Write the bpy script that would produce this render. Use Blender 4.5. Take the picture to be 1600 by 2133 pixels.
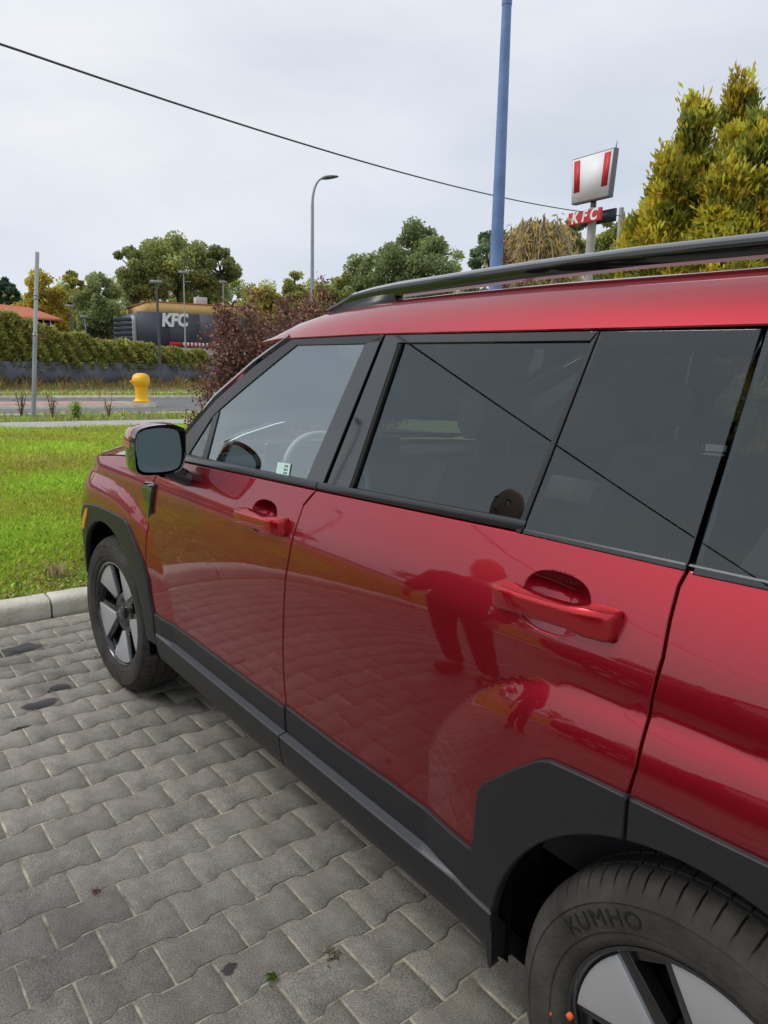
import bpy, math, random
import numpy as np
from mathutils import Vector, Matrix
from mathutils.geometry import delaunay_2d_cdt
rng = np.random.default_rng(7); random.seed(7)
SC = bpy.context.scene; COL = SC.collection
for o in list(bpy.data.objects): bpy.data.objects.remove(o)

# ------------------------------------------------------------ camera (world: X runs to the car's tail, Y to its far side, Z up)
CAMP = np.array([3.2534, -0.9509, 1.5078]); YAW, PITCH, ROLL, FPX = -0.911022, -0.198876, 0.0227627, 1518.57
IW, IH = 1600, 2133
def cam_axes():
    f = np.array([math.sin(YAW)*math.cos(PITCH), math.cos(YAW)*math.cos(PITCH), math.sin(PITCH)])
    r = np.array([math.cos(YAW), -math.sin(YAW), 0.]); u = np.cross(r, f)
    c, s = math.cos(ROLL), math.sin(ROLL)
    return c*r+s*u, -s*r+c*u, f
CR, CU, CF = cam_axes()
cd = bpy.data.cameras.new('camera'); cam = bpy.data.objects.new('camera', cd); COL.objects.link(cam)
cd.sensor_fit = 'HORIZONTAL'; cd.sensor_width = 36; cd.lens = 36*FPX/IW; cd.clip_start = .05; cd.clip_end = 2000
m = Matrix.Identity(4)
for i in range(3):
    m[i][0] = CR[i]; m[i][1] = CU[i]; m[i][2] = -CF[i]; m[i][3] = CAMP[i]
cam.matrix_world = m; SC.camera = cam
# ------------------------------------------------------------ sky and sun: overcast with thin spots
w = bpy.data.worlds.new('World'); SC.world = w; w.use_nodes = True
nt = w.node_tree; N = nt.nodes; L = nt.links; N.clear()
SUN_EL, SUN_AZ = math.radians(48), math.radians(215)
sky = N.new('ShaderNodeTexSky'); sky.sky_type = 'NISHITA'; sky.sun_disc = False
sky.sun_elevation = SUN_EL; sky.sun_rotation = SUN_AZ; sky.air_density = 1.0; sky.dust_density = 2.0
tc = N.new('ShaderNodeTexCoord'); mp = N.new('ShaderNodeMapping'); mp.inputs['Scale'].default_value = (1.0, 1.0, 3.2)
mp.inputs['Rotation'].default_value = (.1, .25, .6)
n1 = N.new('ShaderNodeTexNoise'); n1.inputs['Scale'].default_value = 1.25; n1.inputs['Detail'].default_value = 5; n1.inputs['Roughness'].default_value = .5
n2 = N.new('ShaderNodeTexNoise'); n2.inputs['Scale'].default_value = 2.1; n2.inputs['Detail'].default_value = 5
cr = N.new('ShaderNodeValToRGB'); cr.color_ramp.elements[0].position = .36; cr.color_ramp.elements[1].position = .68
cr.color_ramp.elements[0].color = (7.25, 7.8, 8.75, 1); cr.color_ramp.elements[1].color = (8.9, 9.15, 9.6, 1)
c2 = N.new('ShaderNodeValToRGB'); c2.color_ramp.elements[0].position = .34; c2.color_ramp.elements[1].position = .60
c2.color_ramp.elements[0].color = (.80, .80, .80, 1); c2.color_ramp.elements[1].color = (.97, .97, .97, 1)
mx = N.new('ShaderNodeMix'); mx.data_type = 'RGBA'
bg = N.new('ShaderNodeBackground'); bg.inputs['Strength'].default_value = .1; wo = N.new('ShaderNodeOutputWorld')
L.new(tc.outputs['Generated'], mp.inputs[0]); L.new(mp.outputs[0], n1.inputs[0]); L.new(mp.outputs[0], n2.inputs[0])
L.new(n1.outputs[0], cr.inputs[0]); L.new(n2.outputs[0], c2.inputs[0]); L.new(c2.outputs[0], mx.inputs[0])
L.new(sky.outputs[0], mx.inputs[6]); L.new(cr.outputs[0], mx.inputs[7]); L.new(mx.outputs[2], bg.inputs[0]); L.new(bg.outputs[0], wo.inputs[0])
sd = bpy.data.lights.new('sun', 'SUN'); sd.energy = 1.5; sd.angle = math.radians(25); sd.color = (1, .97, .93)
so = bpy.data.objects.new('sun', sd); COL.objects.link(so)
sv = Vector((math.sin(SUN_AZ)*math.cos(SUN_EL), math.cos(SUN_AZ)*math.cos(SUN_EL), math.sin(SUN_EL)))
so.rotation_euler = sv.to_track_quat('Z', 'Y').to_euler(); so.location = (0, 0, 30)
vs = SC.view_settings; vs.view_transform = 'Standard'; vs.look = 'None'; vs.exposure = 0; vs.gamma = 1
SC.render.engine = 'CYCLES'; SC.cycles.use_denoising = True; SC.cycles.max_bounces = 10; SC.cycles.transparent_max_bounces = 16
SC.cycles.caustics_reflective = False; SC.cycles.caustics_refractive = False

# ------------------------------------------------------------ helpers
def ray(px, py): return CF + CR*(px-IW/2)/FPX - CU*(py-IH/2)/FPX
def hit(px, py, axis, val):
    d = ray(px, py); return CAMP + d*(val-CAMP[axis])/d[axis]
def hitS(px, py, S):
    y = .03
    for _ in range(25):
        h = hit(px, py, 1, y); y = .5*y + .5*float(S(np.array([h[0]]), np.array([h[2]]))[0])
    return (h[0], h[2])
def far(px, py, dist):                       # a point at a given horizontal distance in the direction of a pixel
    d = ray(px, py); return CAMP + d*dist/math.hypot(d[0], d[1])
def gnd(px, py, z=0.): return hit(px, py, 2, z)
def nd(m, t, **kw):
    n = m.node_tree.nodes.new(t)
    for k, v in kw.items():
        if k in n.inputs: n.inputs[k].default_value = v
        else: setattr(n, k, v)
    return n
MATS = {}
def mat(name, col, rough=.6, metal=0., coat=0., spec=.5, var=0., scale=8., bump=0., bscale=60., coatr=.03, col2=None, coords='Object', detail=4):
    if name in MATS: return MATS[name]
    m = bpy.data.materials.new(name); m.use_nodes = True; b = m.node_tree.nodes['Principled BSDF']; lk = m.node_tree.links
    b.inputs['Base Color'].default_value = (*col, 1); b.inputs['Roughness'].default_value = rough; b.inputs['Metallic'].default_value = metal
    b.inputs['Coat Weight'].default_value = coat; b.inputs['Coat Roughness'].default_value = coatr; b.inputs['Specular IOR Level'].default_value = spec
    if var or bump:
        t = nd(m, 'ShaderNodeTexCoord')
        src = t.outputs['Object']
        if coords == 'World':
            g = nd(m, 'ShaderNodeNewGeometry'); src = g.outputs['Position']
        if var:
            n = nd(m, 'ShaderNodeTexNoise', Scale=scale, Detail=detail, Roughness=.6); lk.new(src, n.inputs['Vector'])
            r = nd(m, 'ShaderNodeValToRGB'); a = np.array(col); c2 = np.array(col2) if col2 is not None else None
            lo = a*(1-var) if c2 is None else a; hi = np.minimum(a*(1+var), 1) if c2 is None else c2
            r.color_ramp.elements[0].position = .3; r.color_ramp.elements[1].position = .7
            r.color_ramp.elements[0].color = (*lo, 1); r.color_ramp.elements[1].color = (*hi, 1)
            lk.new(n.outputs[0], r.inputs[0]); lk.new(r.outputs[0], b.inputs['Base Color'])
        if bump:
            n = nd(m, 'ShaderNodeTexNoise', Scale=bscale, Detail=4.); lk.new(src, n.inputs['Vector'])
            bp = nd(m, 'ShaderNodeBump', Strength=bump, Distance=.01); lk.new(n.outputs[0], bp.inputs['Height']); lk.new(bp.outputs[0], b.inputs['Normal'])
    MATS[name] = m; return m
def leafmat(name, trans=.35, rough=.6, spec=.3):
    if name in MATS: return MATS[name]
    m = bpy.data.materials.new(name); m.use_nodes = True; b = m.node_tree.nodes['Principled BSDF']; lk = m.node_tree.links
    a = nd(m, 'ShaderNodeAttribute', attribute_name='tint'); lk.new(a.outputs['Color'], b.inputs['Base Color'])
    b.inputs['Roughness'].default_value = rough; b.inputs['Specular IOR Level'].default_value = spec
    t = nd(m, 'ShaderNodeBsdfTranslucent'); lk.new(a.outputs['Color'], t.inputs[0]); x = nd(m, 'ShaderNodeMixShader'); x.inputs[0].default_value = trans
    o = m.node_tree.nodes['Material Output']; lk.new(b.outputs[0], x.inputs[1]); lk.new(t.outputs[0], x.inputs[2]); lk.new(x.outputs[0], o.inputs[0])
    MATS[name] = m; return m
def tag(o, label=None, cat=None, group=None, kind=None):
    for k, v in (('label', label), ('category', cat), ('group', group), ('kind', kind)):
        if v: o[k] = v
    return o
def empty(name, loc=(0, 0, 0), rz=0., parent=None):
    o = bpy.data.objects.new(name, None); COL.objects.link(o); o.location = loc; o.rotation_euler = (0, 0, rz); o.empty_display_size = .1
    if parent: o.parent = parent
    return o
def fastmesh(name, V, F, tint=None, smooth=False):
    V = np.asarray(V, np.float32).reshape(-1, 3); me = bpy.data.meshes.new(name)
    if isinstance(F, np.ndarray):
        k = F.shape[1]; nf = len(F); loops = F.astype(np.int32).ravel(); st = np.arange(nf, dtype=np.int32)*k
    else:
        nf = len(F); ln = np.array([len(f) for f in F], np.int32); st = np.concatenate([[0], np.cumsum(ln)[:-1]]).astype(np.int32); loops = np.concatenate([np.asarray(f) for f in F]).astype(np.int32)
    me.vertices.add(len(V)); me.vertices.foreach_set('co', V.ravel()); me.loops.add(len(loops)); me.loops.foreach_set('vertex_index', loops)
    me.polygons.add(nf); me.polygons.foreach_set('loop_start', st)
    if smooth: me.polygons.foreach_set('use_smooth', np.ones(nf, bool))
    me.update(calc_edges=True)
    if tint is not None:
        a = me.color_attributes.new('tint', 'FLOAT_COLOR', 'POINT'); c = np.ones((len(V), 4), np.float32); c[:, :3] = tint; a.data.foreach_set('color', c.ravel())
    return me
def put(name, me, mt, parent=None, loc=(0, 0, 0), rz=0.):
    o = bpy.data.objects.new(name, me); COL.objects.link(o); o.location = loc; o.rotation_euler = (0, 0, rz)
    if mt is not None and len(me.materials) == 0: me.materials.append(mt)
    if parent: o.parent = parent
    return o
class MB:
    def __init__(s): s.v = []; s.f = []; s.n = 0
    def add(s, V, F):
        V = np.asarray(V, float).reshape(-1, 3); s.v.append(V); s.f += [[i+s.n for i in f] for f in F]; s.n += len(V); return s
    def box(s, a, b, bev=0.):
        (x0, y0, z0), (x1, y1, z1) = a, b
        if not bev:
            return s.add([(x0,y0,z0),(x1,y0,z0),(x1,y1,z0),(x0,y1,z0),(x0,y0,z1),(x1,y0,z1),(x1,y1,z1),(x0,y1,z1)],
                     [(0,3,2,1),(4,5,6,7),(0,1,5,4),(1,2,6,5),(2,3,7,6),(3,0,4,7)])
        e = bev; V = []; F = []
        def ring(z, i): return [(x0+i,y0+e+0*i,z),(x0+e,y0+i,z),(x1-e,y0+i,z),(x1-i,y0+e,z),(x1-i,y1-e,z),(x1-e,y1-i,z),(x0+e,y1-i,z),(x0+i,y1-e,z)]
        rs = [ring(z0, e*.7), ring(z0+e, 0), ring(z1-e, 0), ring(z1, e*.7)]
        for r in rs: V += r
        F.append(list(range(7, -1, -1))); F.append([24+i for i in range(8)])
        for k in range(3):
            for i in range(8): F.append((k*8+i, k*8+(i+1) % 8, k*8+8+(i+1) % 8, k*8+8+i))
        return s.add(V, F)
    def tube(s, pts, rad, n=8, cap=True):
        pts = np.asarray(pts, float); k = len(pts); rad = np.broadcast_to(np.asarray(rad, float), (k,))
        t = np.gradient(pts, axis=0); t /= np.linalg.norm(t, axis=1)[:, None]+1e-12
        a = np.array([0, 0, 1.]) if abs(t[0][2]) < .9 else np.array([1., 0, 0]); V = []; th = np.arange(n)*2*np.pi/n
        u = np.cross(t[0], a)
        for i in range(k):
            u = u-t[i]*(u@t[i]); u /= np.linalg.norm(u)+1e-12; v = np.cross(t[i], u)
            V.append(pts[i]+rad[i]*(np.cos(th)[:, None]*u+np.sin(th)[:, None]*v))
        F = [(i*n+j, i*n+(j+1) % n, (i+1)*n+(j+1) % n, (i+1)*n+j) for i in range(k-1) for j in range(n)]
        if cap: F += [list(range(n-1, -1, -1)), [(k-1)*n+j for j in range(n)]]
        return s.add(np.concatenate(V), F)
    def lathe(s, prof, n=32, ang=None, caps=False, axis='z'):
        th = np.arange(n)*2*np.pi/n; k = len(prof); V = []
        for r, h in prof:
            c = np.stack([r*np.cos(th), r*np.sin(th), np.full(n, h)], 1)
            if axis == 'y': c = c[:, [0, 2, 1]]
            V.append(c)
        F = [(i*n+j, i*n+(j+1) % n, (i+1)*n+(j+1) % n, (i+1)*n+j) for i in range(k-1) for j in range(n)]
        if caps: F += [list(range(n-1, -1, -1)), [(k-1)*n+j for j in range(n)]]
        return s.add(np.concatenate(V), F)
    def grid(s, P):
        P = np.asarray(P, float); a, b = P.shape[:2]
        return s.add(P.reshape(-1, 3), [(i*b+j, i*b+j+1, (i+1)*b+j+1, (i+1)*b+j) for i in range(a-1) for j in range(b-1)])
    def prism(s, poly, y0, y1):                # polygon in xz, thickness along y
        n = len(poly); V = [(x, y0, z) for x, z in poly]+[(x, y1, z) for x, z in poly]
        return s.add(V, [list(range(n)), [2*n-1-i for i in range(n)]]+[(i, n+i, n+(i+1) % n, (i+1) % n) for i in range(n)])
    def build(s, name, mt, parent=None, smooth=False, loc=(0, 0, 0), rz=0., bevel=0., fix=True):
        me = fastmesh(name, np.concatenate(s.v), s.f, smooth=smooth)
        if fix:
            import bmesh
            b = bmesh.new(); b.from_mesh(me); bmesh.ops.recalc_face_normals(b, faces=b.faces)
            if bevel: bmesh.ops.bevel(b, geom=[e for e in b.edges if len(e.link_faces) == 2 and e.calc_face_angle(0) > .5], offset=bevel, segments=2, affect='EDGES', profile=.6)
            b.to_mesh(me); b.free()
        if smooth: me.set_sharp_from_angle(angle=math.radians(38))
        return put(name, me, mt, parent, loc, rz)
def textmesh(name, s, size, depth, shear=0., off=0.):
    c = bpy.data.curves.new(name, 'FONT'); c.body = s; c.size = size; c.extrude = depth; c.shear = shear; c.offset = off; c.align_x = 'CENTER'; c.resolution_u = 3
    o = bpy.data.objects.new('tmp', c); COL.objects.link(o); me = bpy.data.meshes.new_from_object(o.evaluated_get(bpy.context.evaluated_depsgraph_get()))
    bpy.data.objects.remove(o); me.name = name; return me
def copy_tree(o, parent=None):
    c = o.copy(); COL.objects.link(c); c.parent = parent
    for ch in list(o.children): copy_tree(ch, c)
    return c

# ------------------------------------------------------------ the setting
M_PAVE = None
def paver_material(name, attr):
    m = bpy.data.materials.new(name); m.use_nodes = True; nt = m.node_tree; lk = nt.links; b = nt.nodes['Principled BSDF']; b.inputs['Roughness'].default_value = .85; b.inputs['Specular IOR Level'].default_value = .25
    g = nd(m, 'ShaderNodeNewGeometry'); P = g.outputs['Position']
    big = nd(m, 'ShaderNodeTexNoise', Scale=1.1, Detail=4.); fine = nd(m, 'ShaderNodeTexNoise', Scale=260., Detail=2.); med = nd(m, 'ShaderNodeTexNoise', Scale=28., Detail=5.)
    vor = nd(m, 'ShaderNodeTexVoronoi', Scale=330.)
    for t in (big, fine, med, vor): lk.new(P, t.inputs['Vector'])
    r = nd(m, 'ShaderNodeValToRGB'); e = r.color_ramp.elements; e[0].position = .3; e[1].position = .72; e[0].color = (.232, .214, .180, 1); e[1].color = (.312, .284, .246, 1); lk.new(big.outputs[0], r.inputs[0])
    def mul(a, out, lo, hi, f0=0., f1=1.):
        mr = nd(m, 'ShaderNodeMapRange'); mr.inputs[1].default_value = f0; mr.inputs[2].default_value = f1; mr.inputs[3].default_value = lo; mr.inputs[4].default_value = hi; lk.new(out, mr.inputs[0])
        x = nd(m, 'ShaderNodeMix'); x.data_type = 'RGBA'; x.blend_type = 'MULTIPLY'; x.inputs[0].default_value = 1; lk.new(a, x.inputs[6]); lk.new(mr.outputs[0], x.inputs[7]); return x.outputs[2]
    c = r.outputs[0]
    if attr:
        a = nd(m, 'ShaderNodeAttribute', attribute_name='tint'); rv = a.outputs['Fac']
    else:
        oi = nd(m, 'ShaderNodeObjectInfo'); rv = oi.outputs['Random']
    c = mul(c, rv, .88, 1.10); c = mul(c, med.outputs[0], .84, 1.16, .25, .75); c = mul(c, fine.outputs[0], .5, 1.5, .25, .75)
    # pale grit
    gr = nd(m, 'ShaderNodeMapRange'); gr.inputs[1].default_value = .045; gr.inputs[2].default_value = .0; lk.new(vor.outputs['Distance'], gr.inputs[0])
    x = nd(m, 'ShaderNodeMix'); x.data_type = 'RGBA'; x.inputs[7].default_value = (.42, .40, .37, 1); lk.new(gr.outputs[0], x.inputs[0]); lk.new(c, x.inputs[6]); c = x.outputs[2]
    # oil and water spots with ragged rims
    sep = nd(m, 'ShaderNodeVectorMath', operation='ADD'); wn = nd(m, 'ShaderNodeTexNoise', Scale=14., Detail=4.); lk.new(P, wn.inputs['Vector'])
    sc = nd(m, 'ShaderNodeVectorMath', operation='SCALE'); sc.inputs['Scale'].default_value = .11; lk.new(wn.outputs['Color'], sc.inputs[0]); lk.new(P, sep.inputs[0]); lk.new(sc.outputs[0], sep.inputs[1])
    acc = None
    spots = [((85, 1467), .045, .085), ((35, 1355), .07, .15), ((122, 1433), .035, .05), ((48, 1516), .02, .035), ((473, 2017), .022, .022), ((250, 1375), .16, .10), ((95, 1420), .13, .14), ((20, 1385), .09, .2)]
    for i, (q, rx, ry) in enumerate(spots):
        h = gnd(*q); s2 = nd(m, 'ShaderNodeVectorMath', operation='SUBTRACT'); s2.inputs[1].default_value = (h[0]+.055, h[1]+.055, .055); lk.new(sep.outputs[0], s2.inputs[0])
        d2 = nd(m, 'ShaderNodeVectorMath', operation='DIVIDE'); d2.inputs[1].default_value = (rx, ry, 1e3); lk.new(s2.outputs[0], d2.inputs[0])
        l = nd(m, 'ShaderNodeVectorMath', operation='LENGTH'); lk.new(d2.outputs[0], l.inputs[0])
        mr = nd(m, 'ShaderNodeMapRange'); mr.inputs[1].default_value = 1.05; mr.inputs[2].default_value = .85; mr.inputs[4].default_value = .84 if i < 5 else .25; lk.new(l.outputs['Value'], mr.inputs[0])
        if acc is None: acc = mr.outputs[0]
        else:
            a = nd(m, 'ShaderNodeMath', operation='MAXIMUM'); lk.new(acc, a.inputs[0]); lk.new(mr.outputs[0], a.inputs[1]); acc = a.outputs[0]
    x = nd(m, 'ShaderNodeMix'); x.data_type = 'RGBA'; x.inputs[7].default_value = (.012, .013, .016, 1); lk.new(acc, x.inputs[0]); lk.new(c, x.inputs[6]); c = x.outputs[2]
    lk.new(c, b.inputs['Base Color'])
    mr = nd(m, 'ShaderNodeMapRange'); mr.inputs[3].default_value = .85; mr.inputs[4].default_value = .35; lk.new(acc, mr.inputs[0]); lk.new(mr.outputs[0], b.inputs['Roughness'])
    bp = nd(m, 'ShaderNodeBump', Strength=.5, Distance=.003); lk.new(fine.outputs[0], bp.inputs['Height']); lk.new(bp.outputs[0], b.inputs['Normal'])
    return m
GROUND = tag(put('ground', fastmesh('ground', [(-700, -700, -.09), (700, -700, -.09), (700, 700, -.09), (-700, 700, -.09)], [(0, 1, 2, 3)]), mat('soil', (.10, .095, .06), .95, var=.35, scale=.2, coords='World')), kind='structure')
# pavement: sand bed, interlocking double-T blocks 200 x 165 mm
bed = tag(put('pavement', fastmesh('pavement', [(-1.17, -14, -.0030), (16, -14, -.0030), (16, 6, -.0030), (-1.17, 6, -.0030)], [(0, 1, 2, 3)]), mat('joint_sand', (.44, .40, .30), .95, var=.6, scale=16., bump=.5, bscale=200., coords='World')), kind='structure')
PITCH_X, LEN, AMP = .1435, .2005, .0078
def paver_outline(g=.0036):
    hl = LEN/2-g; hw = PITCH_X/2; q = []
    for y, s in ((-hl, 1), (-.058, 1), (-.036, -1), (.036, -1), (.058, 1), (hl, 1)): q.append((hw+AMP*s-g, y))
    return q+[(-x, y) for x, y in reversed(q)]
def paver_geo():
    o = np.array(paver_outline()); n = len(o); c = o*np.array([(1-.018), (1-.013)])
    V = np.concatenate([np.c_[c, np.zeros(n)], np.c_[o, np.full(n, -.0015)], np.c_[o, np.full(n, -.03)]])
    F = [list(range(n))]+[(n+i, n+(i+1) % n, (i+1) % n, i) for i in range(n)]+[(2*n+i, 2*n+(i+1) % n, n+(i+1) % n, n+i) for i in range(n)]
    return V, F
pv, pf = paver_geo(); pme = fastmesh('paver', pv, pf); pme.materials.append(paver_material('paver_concrete', False)); pfar = paver_material('paver_concrete_far', True)
GA = .012; ca, sa = math.cos(GA), math.sin(GA)
cells = []
for k in range(-18, 90):
    for j in range(-70, 31):
        x = 1.3775+PITCH_X*k; y = j*LEN+(.1 if k % 2 else 0)+.1
        X = 1.3775+(x-1.3775)*ca-y*sa; Y = (x-1.3775)*sa+y*ca
        if X < -1.125: continue
        d = np.array([X, Y, 0])-CAMP; zz = d@CF; vis = 0
        if zz > .3:
            u = IW/2+FPX*(d@CR)/zz; v = IH/2-FPX*(d@CU)/zz
            if -90 < u < 1690 and 1200 < v < 2260 and Y < .9 and not (v > 2260): vis = 1/zz
        cells.append((vis, X, Y))
cells.sort(reverse=True)
V = []; F = []; T = []; n0 = 0
for i, (vis, X, Y) in enumerate(cells):
    dz = float(np.clip(rng.normal(0, .0007), -.0011, .0011)); ax, ay = rng.normal(0, .0035, 2); rz = GA+rng.normal(0, .006)+(math.pi if rng.random() < .5 else 0); X += rng.normal(0, .0009); Y += rng.normal(0, .0012)
    if i < 300 and vis > 0:
        o = put('paver', pme, None, bed); o.location = (X, Y, dz); o.rotation_euler = (ax, ay, rz)
    else:
        c, s = math.cos(rz), math.sin(rz); q = pv.copy(); q[:, 0] = pv[:, 0]*c-pv[:, 1]*s+X; q[:, 1] = pv[:, 0]*s+pv[:, 1]*c+Y; q[:, 2] += dz
        V.append(q); F += [[a+n0 for a in f] for f in pf]; n0 += len(pv); T.append(np.full((len(pv), 3), rng.random()))
o = put('paver_field', fastmesh('paver_field', np.concatenate(V), F, tint=np.concatenate(T)), pfar, bed); tag(o, kind='stuff')
# kerb stones along the front of the parking bay
kb = tag(put('kerb', fastmesh('kerb', [(-1.32, -20, -.03), (-1.2, -20, -.03), (-1.2, 12, -.03), (-1.32, 12, -.03)], [(0, 1, 2, 3)]), mat('soil', (0, 0, 0))), kind='structure')
mk = mat('kerb_concrete', (.52, .48, .39), .92, col2=(.74, .69, .59), var=.3, scale=6., detail=8, bump=.6, bscale=45., coords='World')
for i in range(32):
    y0 = -20.6+i*1.0+.245-.62
    kx = -1.19+.045*0
    b = MB(); x0, x1 = -.0, -.15
    prof = [(0, -.05), (.004, .06), (-.004, .083), (-.022, .100), (-.05, .106), (-.145, .108), (-.15, .10), (-.15, -.05)]
    n = len(prof); ys = [0.006, .014]+[.06+.044*k for k in range(21)]+[.986, .994]; P = []
    for yi, y in enumerate(ys):
        s = .985 if yi in (0, len(ys)-1) else 1.
        P.append([(px*s+rng.normal(0, .0016), y, pz*s+rng.normal(0, .0016)) for px, pz in prof])
    b.grid(P); b.add(P[0], [list(range(n))]); b.add(P[-1], [list(range(n-1, -1, -1))])
    o = b.build('kerb_stone', mk, kb, smooth=True); o.location = (-1.195+rng.normal(0, .003), y0, rng.normal(0, .003)); o.rotation_euler = (0, 0, rng.normal(0, .004))
# strips across the street, running with it
SLOPE = .12
def strip(name, x0, x1, z, mt, y0=-90, y1=90, n=2):
    f = lambda x, y: (x+SLOPE*(y-4), y, z)
    return tag(put(name, fastmesh(name, [f(x0, y0), f(x1, y0), f(x1, y1), f(x0, y1)], [(0, 3, 2, 1)] if x0 < x1 and False else [(0, 1, 2, 3)]), mt), kind='structure')
m_gr = mat('lawn_soil', (.12, .17, .03), .95, var=.4, scale=2.5, coords='World')
bmv = []; bx = np.concatenate([[-1.345, -1.5], np.linspace(-1.9, -12.7, 10)])
P = [[(x+(SLOPE*(y-4) if x < -12 else 0), y, .075+.02*min(1, max(0, (-x-1.35)/1.2))) for y in np.linspace(-70, 60, 60)] for x in bx]
lawn = tag(MB().grid(P).build('lawn', m_gr, smooth=True), kind='structure')
if lawn.data.polygons[0].normal.z < 0: lawn.data.flip_normals()
m_path = mat('path_concrete', (.40, .385, .36), .9, var=.15, scale=3., coords='World'); m_asph = mat('asphalt', (.16, .16, .165), .9, var=.15, scale=1.2, bump=.3, bscale=80., coords='World')
strip('footpath', -14.1, -12.4, .108, m_path); strip('verge', -16.6, -14.1, .09, mat('verge_soil', (.14, .13, .05), .95, var=.4, scale=1.5, coords='World'))
strip('road', -26.2, -16.5, .0, m_asph)
for x0, x1, nm in ((-16.62, -16.47, 'road_kerb'), (-26.3, -26.12, 'road_kerb')):
    f = lambda x, y, z: (x+SLOPE*(y-4), y, z); b = MB()
    for y in np.arange(-90, 90, 6.): b.add([f(x0, y, -.05), f(x1, y, -.05), f(x1, y+5.98, -.05), f(x0, y+5.98, -.05), f(x0, y, .12), f(x1, y, .12), f(x1, y+5.98, .12), f(x0, y+5.98, .12)], [(0,3,2,1),(4,5,6,7),(0,1,5,4),(1,2,6,5),(2,3,7,6),(3,0,4,7)])
    tag(b.build(nm, mk), kind='structure')
strip('verge', -28.1, -26.2, .10, MATS['verge_soil']); strip('footpath', -29.6, -28.1, .12, m_path); strip('verge', -38., -29.6, .09, MATS['verge_soil'])
# traffic island, pink blocks inside pale kerbs, pointed end
def isl(x, y): return (x+SLOPE*(y-4), y)
tip = gnd(347, 842, .12); ytip = tip[1]; xc = tip[0]-SLOPE*(ytip-4)-.9
outer = [isl(xc+.95, -50), isl(xc+.95, ytip-2.2), isl(xc+.72, ytip-.9), isl(xc+.3, ytip-.1), isl(xc-.3, ytip-.1), isl(xc-.72, ytip-.9), isl(xc-.95, ytip-2.2), isl(xc-.95, -50)]
inner = [isl(xc+.78, -50), isl(xc+.78, ytip-2.2), isl(xc+.55, ytip-1.2), isl(xc-.55, ytip-1.2), isl(xc-.78, ytip-2.2), isl(xc-.78, -50)]
b = MB(); n = len(outer); b.add([(x, y, -.02) for x, y in outer]+[(x, y, .13) for x, y in outer], [[n+i for i in range(n)]]+[(i, (i+1) % n, n+(i+1) % n, n+i) for i in range(n)])
isle = tag(b.build('traffic_island', mk), kind='structure')
put('island_paving', fastmesh('island_paving', [(x, y, .136) for x, y in inner], [list(range(len(inner)))]), mat('pink_paving', (.50, .27, .23), .9, var=.2, scale=4., coords='World'), isle)
# ------------------------------------------------------------ the car: X 0 at the front axle, left side skin near Y = 0
CARW, WB, WR, WZ = 1.90, 2.815, .362, .362
_z = np.linspace(.15, 1.35, 481)
_s = np.interp(_z, [.15, .55, .70, .80, .90, .95, 1.0, 1.045, 1.09, 1.15, 1.35], [-.05, -.05, -.045, -.03, .0, .045, .10, .26, .37, .42, .45])
_k = np.hanning(13); _s = np.convolve(np.pad(_s, 6, 'edge'), _k/_k.sum(), 'valid')
_y = np.concatenate([[0], np.cumsum((_s[1:]+_s[:-1])/2*np.diff(_z))]); _y += .036-np.interp(.9, _z, _y)
def chaikin(P, n=3, closed=False):
    P = np.asarray(P, float)
    for _ in range(n):
        Q = np.roll(P, -1, 0) if closed else P[1:]; A = P if closed else P[:-1]
        R = np.empty((2*len(A), P.shape[1])); R[0::2] = .75*A+.25*Q; R[1::2] = .25*A+.75*Q
        P = R if closed else np.concatenate([P[:1], R, P[-1:]])
    return P
def seg_dist(x, z, P):
    d = np.full(x.shape, 9.)
    for (ax, az), (bx, bz) in zip(P[:-1], P[1:]):
        ux, uz = bx-ax, bz-az; l2 = ux*ux+uz*uz
        if l2 < 1e-12: continue
        t = np.clip(((x-ax)*ux+(z-az)*uz)/l2, 0, 1); d = np.minimum(d, np.hypot(x-ax-t*ux, z-az-t*uz))
    return d
def inside(x, z, P):
    c = np.zeros(x.shape, bool); n = len(P)
    for i in range(n):
        (ax, az), (bx, bz) = P[i], P[(i+1) % n]
        if az == bz: continue
        c ^= ((az > z) != (bz > z)) & (x < (bx-ax)*(z-az)/(bz-az)+ax)
    return c
BUL = []
for pl, A, w_ in (([(2.155, .0), (2.148, .60), (2.15, .68), (2.21, .785), (2.31, .885), (2.41, .948), (2.49, .968), (2.667, .980), (2.86, .992), (3.25, 1.0), (3.42, .95), (3.50, .75), (3.52, .0)], .031, .115),
                ([(-1.2, .99), (-.5, 1.0), (0, .995), (.26, .975), (.44, .90), (.57, .76), (.665, .60), (.69, .45), (.70, .0)], .028, .125)):
    P = chaikin(pl, 3); BUL.append((P, np.concatenate([P, [[-1.2, 0]]]) if pl[0][0] < 0 else P, A, w_))
def plan(x, z=None):
    x0 = -.25; c_ = .55
    if z is not None:
        t = np.clip((z-.80)/.22, 0, 1); x0 = -.25+.10*t; c_ = .55+.22*t
    return c_*np.maximum(0, x0-x)**2+.9*np.maximum(0, -.62-x)**2+.30*np.maximum(0, x-3.15)**2
CUPS = [(1.378, 1.062, .072, .046), (2.448, 1.094, .074, .050)]
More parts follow.
